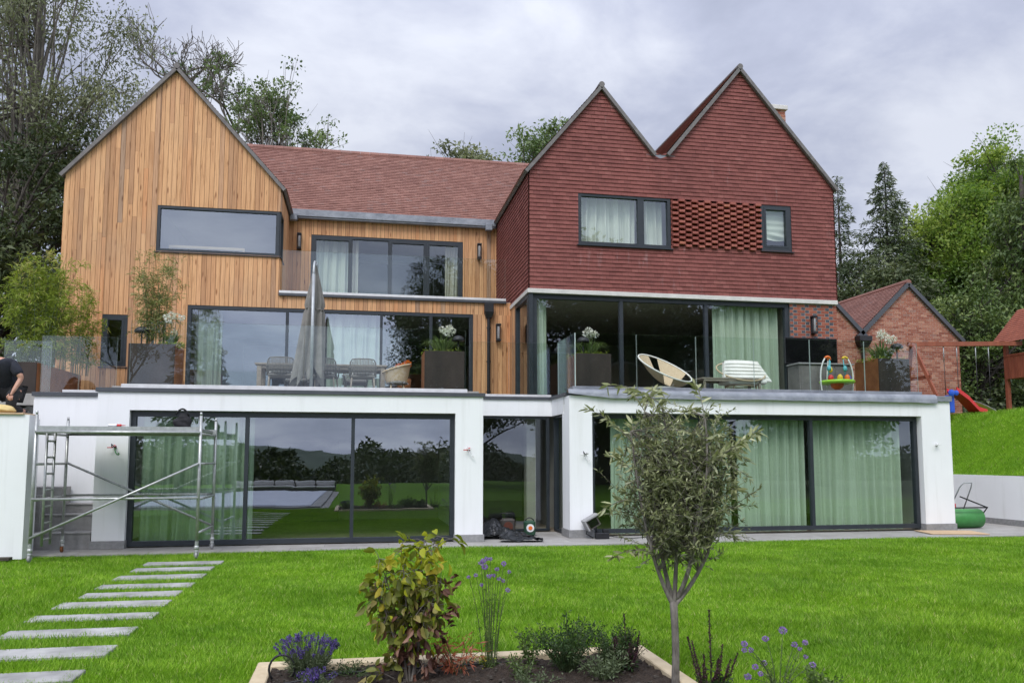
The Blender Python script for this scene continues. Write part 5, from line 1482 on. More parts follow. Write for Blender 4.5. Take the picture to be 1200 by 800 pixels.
# olive tree
def olive():
    bx,by=2.24,5.55
    root=empty('olive_tree',(bx,by,0),'young standard olive tree with grey green crown in the flower bed corner','tree')
    mb=MB()
    tp=[(bx+.008*math.sin(z*6),by+.006*math.cos(z*5),z) for z in np.linspace(0,.63,8)]
    mb.tube(tp,[.034,.029,.027,.026,.026,.026,.027,.028],12)
    # main limbs
    limbs=[bez((bx,by,.6),(bx-.09,by,.75),(bx-.17,by-.02,1.0),7)+bez((bx-.17,by-.02,1.02),(bx-.25,by,1.3),(bx-.3,by+.02,1.85),7),
           bez((bx,by,.6),(bx+.02,by,.8),(bx+.04,by+.02,1.1),7)+bez((bx+.04,by+.02,1.12),(bx+.06,by+.02,1.5),(bx-.06,by+.03,2.05),7),
           bez((bx,by,.62),(bx-.03,by+.1,.8),(bx-.05,by+.14,1.1),7)+bez((bx-.05,by+.14,1.12),(bx-.1,by+.2,1.5),(bx-.14,by+.16,2.0),7),
           bez((bx+.01,by,.61),(bx+.16,by,.75),(bx+.25,by-.05,.98),7)+bez((bx+.25,by-.05,1.0),(bx+.42,by-.03,1.3),(bx+.38,by,1.8),7),
           bez((bx+.03,by,.66),(bx+.1,by-.1,.85),(bx+.1,by-.18,1.15),7)+bez((bx+.1,by-.18,1.17),(bx+.22,by-.22,1.5),(bx+.2,by-.15,1.95),7)]
    for l in limbs: mb.tube(l,[.019-.0145*k/13 for k in range(14)],8,cap=False)
    P=[];D=[];B=[];L=[]
    # twigs
    for k in range(620):
        l=limbs[rng.integers(len(limbs))]; s=np.array(l[rng.integers(4,14)])
        while True:
            e=np.array([bx+.06,by,1.4])+rng.normal(size=3)*np.array([.34,.3,.36])
            u=(e-np.array([bx+.06,by,1.42]))/np.array([.58,.5,.68])
            if (np.abs(u)**2.8).sum()<1 and e[2]>.72+.34*abs(e[0]-bx): break
        if np.linalg.norm(e-s)>.5: e=s+(e-s)*.5/np.linalg.norm(e-s)*(.7+.5*rng.random())
        dirn=e-s; ln=np.linalg.norm(dirn)+1e-6
        e=e+np.array([0,0,.05])
        c=(s+e)/2+np.array([0,0,.03])+rng.normal(size=3)*.03
        tw=bez(s,c,e,5); mb.tube(tw,[.0028,.0024,.002,.0016,.0012],4,cap=False)
        n=int(22+18*rng.random())
        tt=.25+.8*rng.random(n)
        Q=np.array([(1-x)**2*s+2*x*(1-x)*c+x*x*e for x in tt])
        dd=dirn/ln*.7+rng.normal(size=(n,3))*.65
        P.append(Q);D.append(dd);B.append(np.clip(.42+rng.normal()*.14+rng.normal(size=n)*.2+ (e[2]-1.4)*.16,0,1)); L.append(np.full(n,.046)*(.6+.6*rng.random(n)))
    # long new shoots at the top
    for k in range(34):
        l=limbs[k%5]; s=np.array(l[13-rng.integers(0,4)])
        a=rng.random()*2*PI; out=.1+.24*rng.random()
        e=s+np.array([math.cos(a)*out*1.25,math.sin(a)*out,.06+.22*rng.random()])
        e[2]=min(e[2],2.2)
        c=(s+e)/2+np.array([0,0,.08]); 
        tw=bez(s,c,e,6); mb.tube(tw,[.004,.0035,.003,.0025,.002,.0015],4,cap=False)
        n=22; tt=.2+.82*rng.random(n)
        Q=np.array([(1-x)**2*s+2*x*(1-x)*c+x*x*e for x in tt])
        dd=(e-s)/np.linalg.norm(e-s)*.6+rng.normal(size=(n,3))*.5+np.array([0,0,-.35])
        P.append(Q);D.append(dd);B.append(np.clip(.68+rng.normal(size=n)*.17,0,1)); L.append(np.full(n,.085)*(.7+.5*rng.random(n)))
    # a few side shoots that leave the outline
    for s,e in (((bx-.22,by,1.35),(bx-.54,by-.02,1.28)),((bx-.28,by,1.75),(bx-.62,by,2.0)),((bx+.38,by,1.5),(bx+.66,by,1.85)),((bx-.16,by,.98),(bx-.45,by,.95)),((bx+.3,by,1.05),(bx+.5,by,1.1)),((bx+.36,by,1.7),(bx+.62,by,1.62))):
        s=np.array(s);e=np.array(e);c=(s+e)/2+np.array([0,0,.07]); tw=bez(s,c,e,6); mb.tube(tw,[.005,.004,.0035,.003,.002,.0015],4,cap=False)
        n=30; tt=.2+.82*rng.random(n); Q=np.array([(1-x)**2*s+2*x*(1-x)*c+x*x*e for x in tt])
        P.append(Q);D.append((e-s)/np.linalg.norm(e-s)*.6+rng.normal(size=(n,3))*.55+np.array([0,0,-.25]));B.append(np.clip(.6+rng.normal(size=n)*.2,0,1));L.append(np.full(n,.075)*(.7+.5*rng.random(n)))
    mb.build('trunk',M['olivebark'],root,True)
    P=np.concatenate(P);D=np.concatenate(D);B=np.concatenate(B);L=np.concatenate(L)
    # six point leaf blades
    n=len(P); D=D/np.linalg.norm(D,axis=1,keepdims=True); rv=rng.normal(size=(n,3)); rv[:,2]+=.6
    S=np.cross(D,rv);S/=np.linalg.norm(S,axis=1,keepdims=True);N=np.cross(S,D); L=L[:,None]; Wd=L*.115
    b=P;t=P+D*L-N*L*.1
    l1=P+D*L*.3+S*Wd+N*L*.03;r1=P+D*L*.3-S*Wd+N*L*.03;l2=P+D*L*.68+S*Wd*.85;r2=P+D*L*.68-S*Wd*.85
    V=np.stack([b,r1,r2,t,l2,l1],1).reshape(-1,3); i=np.arange(n)[:,None]*6
    F=np.concatenate([i+np.array([[0,1,2,5]]),i+np.array([[5,2,3,4]])])
    np_mesh('crown',V,F,np.concatenate([B,B]),M['lf_olive'],root)
olive()

def leafy(points, dirs, L, W, rnd, mat, name, parent, fold=.25):
    """folded oval leaves with a midrib: 8 vertices, 6 faces as quads"""
    n=len(points); P=np.asarray(points,float); D=np.asarray(dirs,float); D=D/np.linalg.norm(D,axis=1,keepdims=True)
    rv=rng.normal(size=(n,3)); rv[:,2]+=1.; S=np.cross(D,rv);S/=np.linalg.norm(S,axis=1,keepdims=True);N=np.cross(S,D)
    L=np.broadcast_to(L,(n,)).reshape(-1,1);W=np.broadcast_to(W,(n,)).reshape(-1,1)
    cu=rng.uniform(.1,.35,(n,1))
    def pt(a,s,up): return P+D*L*a+S*W*.5*s+N*(W*fold*abs(s)-L*cu*a*a)
    V=[pt(0,0,0),pt(.25,.75,0),pt(.3,0,0),pt(.25,-.75,0),pt(.58,1,0),pt(.62,0,0),pt(.58,-1,0),pt(.86,.55,0),pt(.86,-.55,0),pt(1,0,0)]
    V=np.stack(V,1).reshape(-1,3); i=np.arange(n)[:,None]*10
    fs=[(0,2,1,1),(0,3,2,2),(1,2,5,4),(2,3,6,5),(4,5,9,7),(5,6,8,9)]
    F=[];
    for f in fs:
        if f[2]==f[3]: continue
        F.append(i+np.array([f]))
    Rn=[np.asarray(rnd)]*len(F)
    # base triangles as thin quads
    F.append(i+np.array([(0,3,2,1)])); Rn.append(np.asarray(rnd))
    return np_mesh(name,V,np.concatenate(F),np.concatenate(Rn),mat,parent,smooth=True)

# half withered magnolia
def magnolia():
    bx,by=.38,6.1
    root=empty('magnolia_shrub',(bx,by,.03),'shrub with yellow green leaves on top and withered brown leaves below','shrub')
    mb=MB(); tops=[];
    stems=[((bx,by),(bx-.22,by+.02,.92)),((bx+.02,by),(bx-.06,by-.06,1.0)),((bx+.03,by+.02),(bx+.12,by+.05,1.04)),((bx+.05,by),(bx+.2,by,1.08)),((bx+.03,by-.03),(bx+.24,by-.05,.75)),((bx-.03,by),(bx-.25,by,.72)),((bx+.05,by+.02),(bx+.14,by-.1,.62)),((bx,by+.05),(bx+.02,by+.1,.85))]
    G={'t':[[],[],[]],'m':[[],[],[]],'b':[[],[],[]]}
    for (x,y),e in stems:
        s=np.array([x,y,.02]);e=np.array(e);c=np.array([x+(e[0]-x)*.25,y+(e[1]-y)*.3,e[2]*.55])
        tw=bez(s,c,e,9); mb.tube(tw,[.011-.009*k/8 for k in range(9)],7,cap=False)
        for k in range(50):
            t=.2+.8*rng.random()**.8; t=min(t,1.02)
            q=(1-t)**2*s+2*t*(1-t)*c+t*t*e
            tip=q+rng.normal(size=3)*np.array([.07,.07,.05])
            mb.tube([q,(q+tip)/2+np.array([0,0,.012]),tip],[.0028,.0022,.0016],4,cap=False)
            for _ in range(2):
                z=tip[2]; right=tip[0]-bx
                pb=1/(1+math.exp((z-.3-.8*right)*10)); 
                g='b' if rng.random()<pb else ('t' if rng.random()<min(1,max(.15,(z-.5)*2.4)) else 'm')
                G[g][0].append(tip+rng.normal(size=3)*.012); d=(tip-q)/.1+rng.normal(size=3)*.6; d[2]-=(.75,.9,1.3)['tmb'.index(g)]
                G[g][1].append(d); G[g][2].append(rng.random())
    # a side spray of withered leaves to the right, and low shoots at the foot
    for (sx,sz,ex,ez,n,g) in ((.2,.55,.34,.78,9,'b'),(.15,.4,.33,.55,14,'b'),(.1,.3,.3,.42,10,'b'),(-.05,.05,-.12,.22,14,'m'),(-.1,.05,-.28,.12,10,'m'),(.05,.05,.2,.2,14,'b'),(-.02,.05,-.02,.25,10,'b')):
        s=np.array([bx+sx,by,sz]);e=np.array([bx+ex,by-.04,ez]); mb.tube([s,(s+e)/2+[0,0,.02],e],[.004,.003,.002],5,cap=False)
        for k in range(n):
            t=.35+.65*rng.random(); G[g][0].append(s+(e-s)*t+rng.normal(size=3)*.025); d=(e-s)+rng.normal(size=3)*.1; d[2]-=.12; G[g][1].append(d); G[g][2].append(rng.random())
    mb.build('stems',M['bark'],root,True)
    for g,nm,mt,Lf,Wf in (('t','yellow_leaves','lf_magtop',.086,.046),('m','green_leaves','lf_magmid',.088,.046),('b','withered_leaves','lf_magbrown',.08,.036)):
        n=len(G[g][0]); sz=.65+.6*rng.random(n)
        leafy(G[g][0],G[g][1],Lf*sz,Wf*sz,G[g][2],M[mt],nm,root,fold=.3 if g!='b' else .6)
magnolia()

def spikes(name,label,cat,cx,cy,n,rad,h,spread,stemm,headm,headL,headR,leafm,nleaf,leafL,leafW,florets=26,z0=.03,hvar=.25,leafh=.5):
    root=empty(name,(cx,cy,z0),label,cat)
    mb=MB(); P=[];D=[];B=[];Q=[];E=[];C=[]
    for k in range(n):
        a=rng.random()*2*PI; r=math.sqrt(rng.random())
        s=np.array([cx+.3*rad*r*math.cos(a),cy+.3*rad*r*math.sin(a),z0])
        hh=h*(1-hvar*r-.15*rng.random())
        e=np.array([cx+rad*r*math.cos(a)*(1+.1*rng.normal()),cy+rad*r*math.sin(a),z0+hh])
        c=(s+e)/2+np.array([0,0,hh*.12]); st=bez(s,c,e,6); mb.tube(st,.0022,4,cap=False)
        d=np.array(st[-1])-np.array(st[-2]); d/=np.linalg.norm(d)
        for j in range(florets):
            t=rng.random(); P.append(e-d*headL*t+rng.normal(size=3)*headR*.5*(.5+.5*t)); v=rng.normal(size=3)+d*.8; D.append(v); B.append(rng.random())
        for j in range(nleaf):
            t=rng.random()*leafh+.03; q=(1-t)**2*s+2*t*(1-t)*c+t*t*e
            Q.append(q+rng.normal(size=3)*.01);E.append(d*.7+rng.normal(size=3)*.6);C.append(rng.random())
    mb.build('stems',M[stemm],root)
    V,F=leaf_quads(np.array(P),np.array(D),headR*1.5*(.7+.6*rng.random(len(P))),headR*.9); np_mesh('flowers',V,F,B,M[headm],root)
    if Q:
        V,F=leaf_quads(np.array(Q),np.array(E),leafL*(.6+.7*rng.random(len(Q))),leafW); np_mesh('leaves',V,F,C,M[leafm],root)
    return root
spikes('lavender','lavender bush in purple flower at the bed corner','plant',-.34,6.3,105,.25,.36,.2,'stem','fl_lavender',.042,.0085,'lf_lavender',30,.05,.006,26)
spikes('lavender','paler low lavender just in front of the purple one','plant',-.26,5.95,45,.15,.17,.2,'stem','fl_lavender',.04,.009,'lf_lavender',22,.04,.006,16)

def verbena(label,heads,cx,cy,leafn=24):
    k=6.36/6.6 if cy>6 else 1.
    heads=[(x*k,y*k,1.65+(z-1.65)*k,r*k) for x,y,z,r in heads]; cx*=k; cy*=k
    root=empty('verbena_plant',(cx,cy,.03),label,'plant','tall purple verbenas')
    mb=MB();P=[];D=[];B=[];Q=[];E=[];C=[]
    for (x,y,z,r) in heads:
        s=np.array([cx+(x-cx)*.25+rng.normal()*.012,cy+(y-cy)*.3,.03]); e=np.array([x,y,z]); c=np.array([s[0]+(x-s[0])*.2,s[1],z*.6])
        st=bez(s,c,e,8); mb.tube(st,[.004,.0036,.0033,.003,.0027,.0024,.002,.0018],5,cap=False)
        n=int(130*(r/.025)**1.3)
        v=rng.normal(size=(n,3)); v/=np.linalg.norm(v,axis=1,keepdims=True); v[:,2]*=.85
        P.append(e+v*r*.8*(.6+.4*rng.random((n,1)))); D.append(v+rng.normal(size=(n,3))*.3); B.append(rng.random(n))
        for j in range(leafn):
            t=rng.random()**1.6*.75; q=(1-t)**2*s+2*t*(1-t)*c+t*t*e; Q.append(q);E.append(rng.normal(size=3)+np.array([0,0,.5]));C.append(rng.random())
    mb.build('stems',M['stem'],root,True)
    P=np.concatenate(P);V,F=leaf_quads(P,np.concatenate(D),.0095,.0075);np_mesh('flower_heads',V,F,np.concatenate(B),M['fl_verbena'],root)
    V,F=leaf_quads(np.array(Q),np.array(E),.035*(.5+.8*rng.random(len(Q))),.007);np_mesh('leaves',V,F,C,M['lf_herb'],root)
verbena('tall verbena with small purple heads beside the red leaved maple',[(1.02,6.6,.815,.024),(1.05,6.62,.83,.018),(1.03,6.58,.77,.026),(1.0,6.6,.8,.022),(1.08,6.6,.83,.014),(1.19,6.6,.79,.022),(1.13,6.58,.75,.016),(1.24,6.62,.72,.014),(1.06,6.55,.7,.02),(1.1,6.58,.7,.016),(1.15,6.6,.67,.014),(1.22,6.58,.58,.02),(.95,6.55,.71,.014),(.9,6.6,.69,.012),(1.0,6.57,.63,.013),(1.19,6.62,.65,.014)],1.08,6.6)
verbena('purple verbena at the far right of the flower bed',[(3.11,5.6,.385,.034),(2.98,5.62,.325,.026),(2.8,5.6,.3,.026),(2.79,5.58,.26,.02),(2.85,5.6,.255,.02),(3.2,5.6,.28,.024),(3.3,5.62,.285,.022),(3.23,5.58,.25,.016),(2.83,5.5,.16,.025),(2.93,5.55,.17,.02),(2.76,5.48,.1,.028),(3.28,5.5,.15,.03),(3.26,5.55,.2,.016),(2.87,5.5,.11,.018)],3.0,5.45,18)

# red leaved maple, small herbs, hebe, salvia spikes
def feathery(name,label,cx,cy,h,rad,nst,mat,L,W,nl,cat='plant',stem='stem',upright=.5,two=None,z0=.03,sp=.035):
    root=empty(name,(cx,cy,z0),label,cat); mb=MB();P=[];D=[];B=[]
    for k in range(nst):
        a=rng.random()*2*PI; r=math.sqrt(rng.random()); s=np.array([cx+.2*rad*r*math.cos(a),cy+.2*rad*r*math.sin(a),z0])
        e=s+np.array([rad*r*math.cos(a),rad*r*math.sin(a),h*(.6+.4*rng.random())*(1-.3*r)]); c=(s+e)/2+np.array([0,0,h*.15])
        st=bez(s,c,e,6); mb.tube(st,[.004,.0034,.003,.0024,.002,.0015],4,cap=False)
        n=nl; t=.15+.87*rng.random(n)
        q=np.array([(1-x)**2*s+2*x*(1-x)*c+x*x*e for x in t])
        o=rng.normal(size=(n,3))*sp*(.5+t[:,None]*.5); P.append(q+o*.6); D.append(o/sp+rng.normal(size=(n,3))*.4+np.array([0,0,upright])); B.append(np.clip(.5+rng.normal(size=n)*.2+rng.normal()*.12,0,1))
    mb.build('stems',M[stem],root)
    P=np.concatenate(P);D=np.concatenate(D);V,F=leaf_quads(P,D,L*(.6+.7*rng.random(len(P))),W); np_mesh('leaves',V,F,np.concatenate(B),M[mat],root)
    return root
feathery('maple_seedling','small red leaved maple seedling in the flower bed',.76,6.2,.36,.22,14,'lf_acer',.06,.011,26,upright=-.5,sp=.05)
feathery('herb_plant','light green leafy herb beside the tall verbena',1.36,6.36,.3,.12,9,'lf_herb',.04,.018,22)
feathery('yellow_seedling','tiny yellow leaved seedling behind the red maple',.98,6.4,.14,.08,6,'lf_magtop',.03,.014,12)
feathery('hebe_bush','low dark green bush with upright shoots in the bed',1.6,6.1,.46,.26,56,'lf_hebe',.028,.011,46,sp=.02)
feathery('hebe_bush','smaller dark green bush close to the stone edging',1.95,6.15,.4,.22,44,'lf_hebe',.026,.01,40,sp=.02)
feathery('sage_plant','grey green low sage in front of the dark bush',1.8,5.85,.22,.2,26,'lf_lavender',.035,.012,22)
feathery('heather_plant','brownish purple heather behind the olive trunk',2.08,6.15,.32,.16,36,'lf_salvia',.02,.006,40,sp=.014)
feathery('herb_plant','pale yellow green herb at the foot of the far verbena',3.22,5.35,.12,.14,10,'lf_herb',.035,.018,20)
feathery('herb_plant','small grey green herb in the middle of the bed soil',1.2,6.0,.16,.14,10,'lf_herb',.03,.014,20)
feathery('herb_plant','low pale herb between the red maple and the dark bush',1.28,5.75,.13,.16,10,'lf_lavender',.03,.012,20)
feathery('thyme_mat','low spreading green mat behind the pale lavender',-.02,6.3,.1,.2,16,'lf_hebe',.022,.01,26)
def salvia(label,tips,cx,cy):
    root=empty('salvia_plant',(cx,cy,.02),label,'plant','dark salvia spikes'); mb=MB();P=[];D=[];B=[];Q=[];E=[]
    for (x,y,z) in tips:
        s=np.array([cx+(x-cx)*.5,cy,.02]); e=np.array([x,y,z]); mb.tube([s,(s+e)/2,e],[.004,.0035,.002],5)
        n=int(240*z/.5+40); t=.25+.75*rng.random(n); q=s+(e-s)*t[:,None]
        P.append(q+rng.normal(size=(n,3))*.0065*(1.25-t[:,None]));D.append(rng.normal(size=(n,3))+np.array([0,0,.7]));B.append(rng.random(n))
        for k in range(14): tt=.35*rng.random(); Q.append(s+(e-s)*tt); E.append(rng.normal(size=3)+np.array([0,0,.3]))
    mb.build('stems',M['lf_salvia'],root)
    V,F=leaf_quads(np.concatenate(P),np.concatenate(D),.013,.008);np_mesh('flower_spikes',V,F,np.concatenate(B),M['lf_salvia'],root)
    V,F=leaf_quads(np.array(Q),np.array(E),.05,.016);np_mesh('leaves',V,F,rng.random(len(Q)),M['lf_hebe'],root)
salvia('tall dark purple salvia spikes just right of the olive trunk',[(2.36,5.6,.37),(2.4,5.62,.33),(2.53,5.6,.55),(2.63,5.6,.3),(2.47,5.58,.24),(2.57,5.55,.22),(2.6,5.6,.2),(2.66,5.55,.16),(2.43,5.5,.2),(2.7,5.62,.19),(2.75,5.6,.24),(2.51,5.45,.16),(2.38,5.45,.15)],2.5,5.55)
salvia('dark salvia spikes between the heather and the olive trunk',[(2.05,6.1,.45),(2.1,6.12,.3),(2.14,6.0,.33),(1.98,6.1,.28),(2.08,5.9,.2),(1.93,6.0,.3)],2.06,6.05)

# ------------------------------------------------------------------ terrace planting
def grasses(name,label,cx,cy,z0,h,rad,n,flowers,fz=.36,fr=.2):
    root=empty(name,(cx,cy,z0),label,'plant','white flowering planter plants'); P=[];D=[];B=[]
    vs=[];fs=[];rs=[];mb=MB()
    for k in range(n):
        a=rng.random()*2*PI;r=math.sqrt(rng.random()); s=np.array([cx+.35*rad*math.cos(a)*r,cy+.35*rad*math.sin(a)*r,z0])
        e=s+np.array([rad*1.1*math.cos(a)*r,rad*math.sin(a)*r,h*(.5+.5*rng.random())*(1-.45*r)]); c=s+np.array([rad*.4*math.cos(a)*r,rad*.4*math.sin(a)*r,h*.75])
        pts=np.array(bez(s,c,e,6)); sd=np.array([-math.sin(a+.8*rng.normal()),math.cos(a),0])
        b=len(vs)
        for i,p in enumerate(pts):
            w=.011*(1-(i/5.5)**1.5); vs+= [p-sd*w,p+sd*w]
        for i in range(5): fs.append((b+2*i,b+2*i+1,b+2*i+3,b+2*i+2)); rs.append(rng.random())
    np_mesh('leaves',np.array(vs),np.array(fs),rs,M['lf_mid'] if n<400 else M['lf_bamboo'],root)
    for (dx,dy,dz) in flowers:
        s=np.array([cx+dx*.3,cy+dy*.3,z0]);e=np.array([cx+dx,cy+dy,z0+dz]); mb.tube([s,(s+e)/2+[0,0,.03],e],.005,5)
        m=46; v=rng.normal(size=(m,3)); v/=np.linalg.norm(v,axis=1,keepdims=True); P.append(e+v*.04);D.append(v+rng.normal(size=(m,3))*.4);B.append(rng.random(m))
    mb.build('stems',M['stem'],root)
    V,F=leaf_quads(np.concatenate(P),np.concatenate(D),.055,.022);np_mesh('white_flowers',V,F,np.concatenate(B),M['fl_white'],root)
    # low trailing leaves over the rim
    P=np.stack([cx+rad*1.1*(2*rng.random(320)-1),cy+rad*.9*(2*rng.random(320)-1),z0+.02+.1*rng.random(320)],1)
    V,F=leaf_quads(P,rng.normal(size=(320,3))+np.array([0,0,.2]),.06,.028);np_mesh('low_leaves',V,F,rng.random(320),M['lf_bamboo'],root)
grasses('agapanthus','white agapanthus with strappy leaves in the planter near the downpipe',1.87,18.35,4.0,.62,.42,150,[(.0,-.1,.56),(.1,-.15,.62),(.16,-.1,.52),(-.04,-.15,.6),(.22,-.1,.58),(.07,-.2,.5),(.15,-.05,.66)])
grasses('agapanthus','white agapanthus with grassy leaves in the glazed corner planter',5.2,17.8,3.96,.6,.4,150,[(0,-.1,.52),(.08,-.15,.58),(-.1,-.1,.56),(.15,-.1,.54),(-.05,-.2,.62)])
grasses('agapanthus','white agapanthus in the orange sided planter before the brick outbuilding',12.5,17.4,3.96,.66,.44,170,[(-.1,-.1,.62),(0,-.15,.66),(.1,-.15,.6),(.2,-.1,.54),(-.15,-.2,.7),(.05,-.2,.52),(.25,-.15,.6),(-.02,-.1,.74)])
def bamboo(label,cx,cy,z0,h,rx,ry,nc,nl,mat,L=.13,W=.018,lean=0):
    root=empty('bamboo',(cx,cy,z0),label,'bamboo','bamboos in the terrace planters');mb=MB();P=[];D=[];B=[]
    for k in range(nc):
        s=np.array([cx+rx*.55*(2*rng.random()-1),cy+ry*.7*(2*rng.random()-1),z0]); hh=h*(.55+.45*rng.random())
        e=s+np.array([(s[0]-cx)*.9+rng.normal()*.14+lean*hh*rng.random(),(s[1]-cy)*.3+rng.normal()*.1,hh]); c=s+np.array([0,0,hh*.6])
        st=bez(s,c,e,9); mb.tube(st,[.009-.007*i/8 for i in range(9)],5,cap=False)
        cb=rng.normal()*.16
        for j in range(16):
            t=.12+.88*rng.random(); q=(1-t)**2*s+2*t*(1-t)*c+t*t*e
            a=rng.random()*2*PI; ln=(.12+.22*rng.random())*(1.15-.5*t); b=q+np.array([math.cos(a)*ln,math.sin(a)*ln,.1*rng.random()+.02])
            mb.tube([q,b],[.003,.0015],3,cap=False)
            n=int(nl*(.5+rng.random())); tt=.2+.9*rng.random(n)
            P.append(q+(b-q)*tt[:,None]+rng.normal(size=(n,3))*.035); D.append((b-q)/ln*.7+rng.normal(size=(n,3))*.55+np.array([0,0,-.45])); B.append(np.clip(.5+cb+rng.normal(size=n)*.2+(t-.5)*.25,0,1))
    mb.build('canes',M['stem'],root)
    P=np.concatenate(P);D=np.concatenate(D);sz=.6+.7*rng.random(len(P));V,F=leaf_quads(P,D,L*sz,W*sz);np_mesh('leaves',V,F,np.concatenate(B),M[mat],root)
bamboo('wide bright green bamboo in the long trough at the terrace end',-6.72,18.6,3.56,2.55,.62,.6,34,15,'lf_bamboo')
bamboo('shorter bright bamboo against the larch wall end of the trough',-6.45,19.9,3.56,2.3,.45,.4,18,14,'lf_bamboo')
bamboo('tall thin olive green bamboo against the larch gable',-4.35,18.35,4.0,2.25,.4,.3,20,11,'lf_bamboo_dry',.12,.017)
grasses('white_shrub','white flowered leafy shrub beside the tall bamboo',-3.98,18.15,4.0,.5,.22,90,[(-.1,-.1,.66),(0,-.12,.7),(.1,-.1,.68),(-.05,-.15,.6),(.05,-.05,.34),(.2,-.1,.66)])
r=empty('flower_pot',(1.25,19.3,DZ),'pot of orange flowers beyond the wicker armchair','pot')
MB().lathe((1.05,19.4,DZ),[(.12,0),(.16,.3),(.17,.5),(.155,.5),(.15,.46)],20).build('pot',M['corten'],r,True)
MB().tube([(1.05,19.4,DZ+.4),(1.06,19.38,DZ+.78)],.02,6).build('stem',M['stem'],r)
P=[];D=[]
for e in ((.92,19.35,3.82),(1.12,19.3,3.9),(1.05,19.45,3.86)):
    v=rng.normal(size=(60,3));v/=np.linalg.norm(v,axis=1,keepdims=True);P.append(np.array(e)+v*.06);D.append(v)
V,F=leaf_quads(np.concatenate(P),np.concatenate(D),.06,.045);np_mesh('orange_flowers',V,F,rng.random(len(V)//4),M['fl_orange'],r)

# ------------------------------------------------------------------ trees round the house
tree('willow_tree','tall airy grey green willow whose limbs show, beyond the larch gable',(-11.8,29,3),(-11.2,29,20),
     [(-11.7,29,18,3.6,3.5,6.5),(-9.3,29,14.6,1.7,2.5,3.6),(-13.5,28,13,3.5,3,4),(-9.6,28.5,11.5,2,2,3)],125,.95,250,.15,.055,M['lf_willow'],M['bark'],tr=.24,droop=.35,limb=.3,shell=.6)
tree('evergreen_tree','dark dense evergreen filling the gap below the willow',(-11.2,26.5,3),(-11.2,26.5,9),
     [(-11.2,26.5,7.8,3.3,2.5,3.4),(-9.1,27,6.5,1.5,2,3.2),(-9.3,27.5,10.2,1.5,1.6,2.6)],75,.9,200,.19,.07,M['lf_dark'],M['darkbark'],tr=.3,limb=.2,shell=.45)
tree('oak_tree','mid green oak behind the willow at the photo edge',(-17,36,3),(-17,36,14),[(-16,36,13,4.5,4,6.5)],70,1.4,180,.3,.12,M['lf_willow'],M['darkbark'],tr=.4,limb=.3)
bare_tree('bare_tree','leafless bare tree rising behind the peak of the larch gable',(-7.1,34,3.2),16.2,1.5,.15,levels=4,spread=.75,seed=11,mat=M['bark'])
bare_tree('bare_tree','half bare tree between the larch gable and the leafy tree',(-5.0,33.4,3.2),15.0,1.15,.12,levels=4,spread=.65,seed=5,mat=M['bark'],leaves=(10,.13,.08,M['lf_mid'],.22,.22))
tree('ash_tree','leafy open tree showing over the left end of the tiled roof',(-3.3,32,3),(-3.0,32,13.4),
     [(-3.4,32,15.1,1.9,1.5,1.7),(-2.4,32,14.4,1.5,1.3,1.2),(-4.2,32,14.6,1.3,1.2,1.7),(-3.1,32,16.6,.7,.6,1.3)],85,.42,42,.14,.08,M['lf_mid'],M['bark'],tr=.22,limb=.45,shell=.6)
tree('maple_tree','low crown just clearing the middle of the tiled ridge',(4.6,38,3),(4.6,38,13.5),[(3.9,38,15.3,2.3,1.6,1.8),(1.9,38,15.0,1.1,1,1.45),(5.8,38,15.4,1.4,1.4,1.7)],60,.6,80,.2,.11,M['lf_willow'],M['bark'],tr=.26,limb=.5)
tree('birch_tree','pale green crown over the ridge beside the red gable',(8.6,38,3),(8.6,38,14.5),[(8.5,38,16.2,2.2,1.8,2.2),(9.8,38,16.6,1.2,1.3,1.9)],62,.62,75,.2,.1,M['lf_mid'],M['bark'],tr=.24,limb=.5)
conifer('spruce_tree','tall spruce with a bare pointed top right of the red gable',(30.9,42,3.8),15.7,6.0,M['lf_conifer'],nb=270,nl=270,L=.24,W=.065,droop=.24,power=1.02)
conifer('spruce_tree','thin pale spruce top close to the edge of the red gable',(28.4,43,3.8),15.0,4.6,M['lf_conifer'],nb=190,nl=170,L=.23,W=.06,droop=.18,power=1.1)
tree('lime_tree','large bright yellow green deciduous tree on the skyline',(38.5,43,4),(38.5,43,14),
     [(37.2,43,14.6,4.0,4,4.2),(40.5,43,17.5,3.6,4,5),(35.2,42.5,12.5,2.6,3,2.6),(42.5,43,13,4,4,7),(37,43,11,4.5,3.5,4),(38.6,43,17,3,3,3.2)],440,1.1,300,.2,.12,M['lf_bright'],M['darkbark'],tr=.5,limb=.3,shell=.35)
tree('cypress_tree','tall drooping green cypress over the play tower',(31.8,33,3.6),(31.8,33,15.5),
     [(32.3,33,12,2.0,2.5,4.8),(31.2,32.5,7.5,2.2,2.4,3.2)],110,.85,220,.24,.09,M['lf_yew'],M['darkbark'],tr=.35,limb=.2,droop=.35,shell=.4)
tree('holly_tree','dark bushy tree behind the brick outbuilding roof',(26.5,37,3.5),(26.5,37,9),[(26.2,37,8.8,2.8,2.5,3.6),(23.8,38,7.6,2.2,2,3.2),(29.5,38,8.2,2.4,2,3.6)],115,.95,210,.22,.1,M['lf_dark'],M['darkbark'],tr=.3,limb=.2,shell=.4)
tree('yew_tree','dark spreading yew behind the swing beam',(27.5,31.5,3.3),(27.5,31.5,7),[(27.5,31.5,6.6,3.0,2.2,3.2),(30.5,31,5.6,2.4,2,2.6),(25.2,32.5,6.0,2.0,2,2.8)],110,.85,220,.19,.08,M['lf_yew'],M['darkbark'],tr=.3,limb=.15,shell=.4)
tree('holly_tree','mid dark tree under the bright lime tree',(33.5,38,3.8),(33.5,38,9.5),[(33.8,38,7.2,3.4,2.6,3.6)],80,1.0,200,.25,.11,M['lf_conifer'],M['darkbark'],tr=.32,limb=.2,shell=.4)
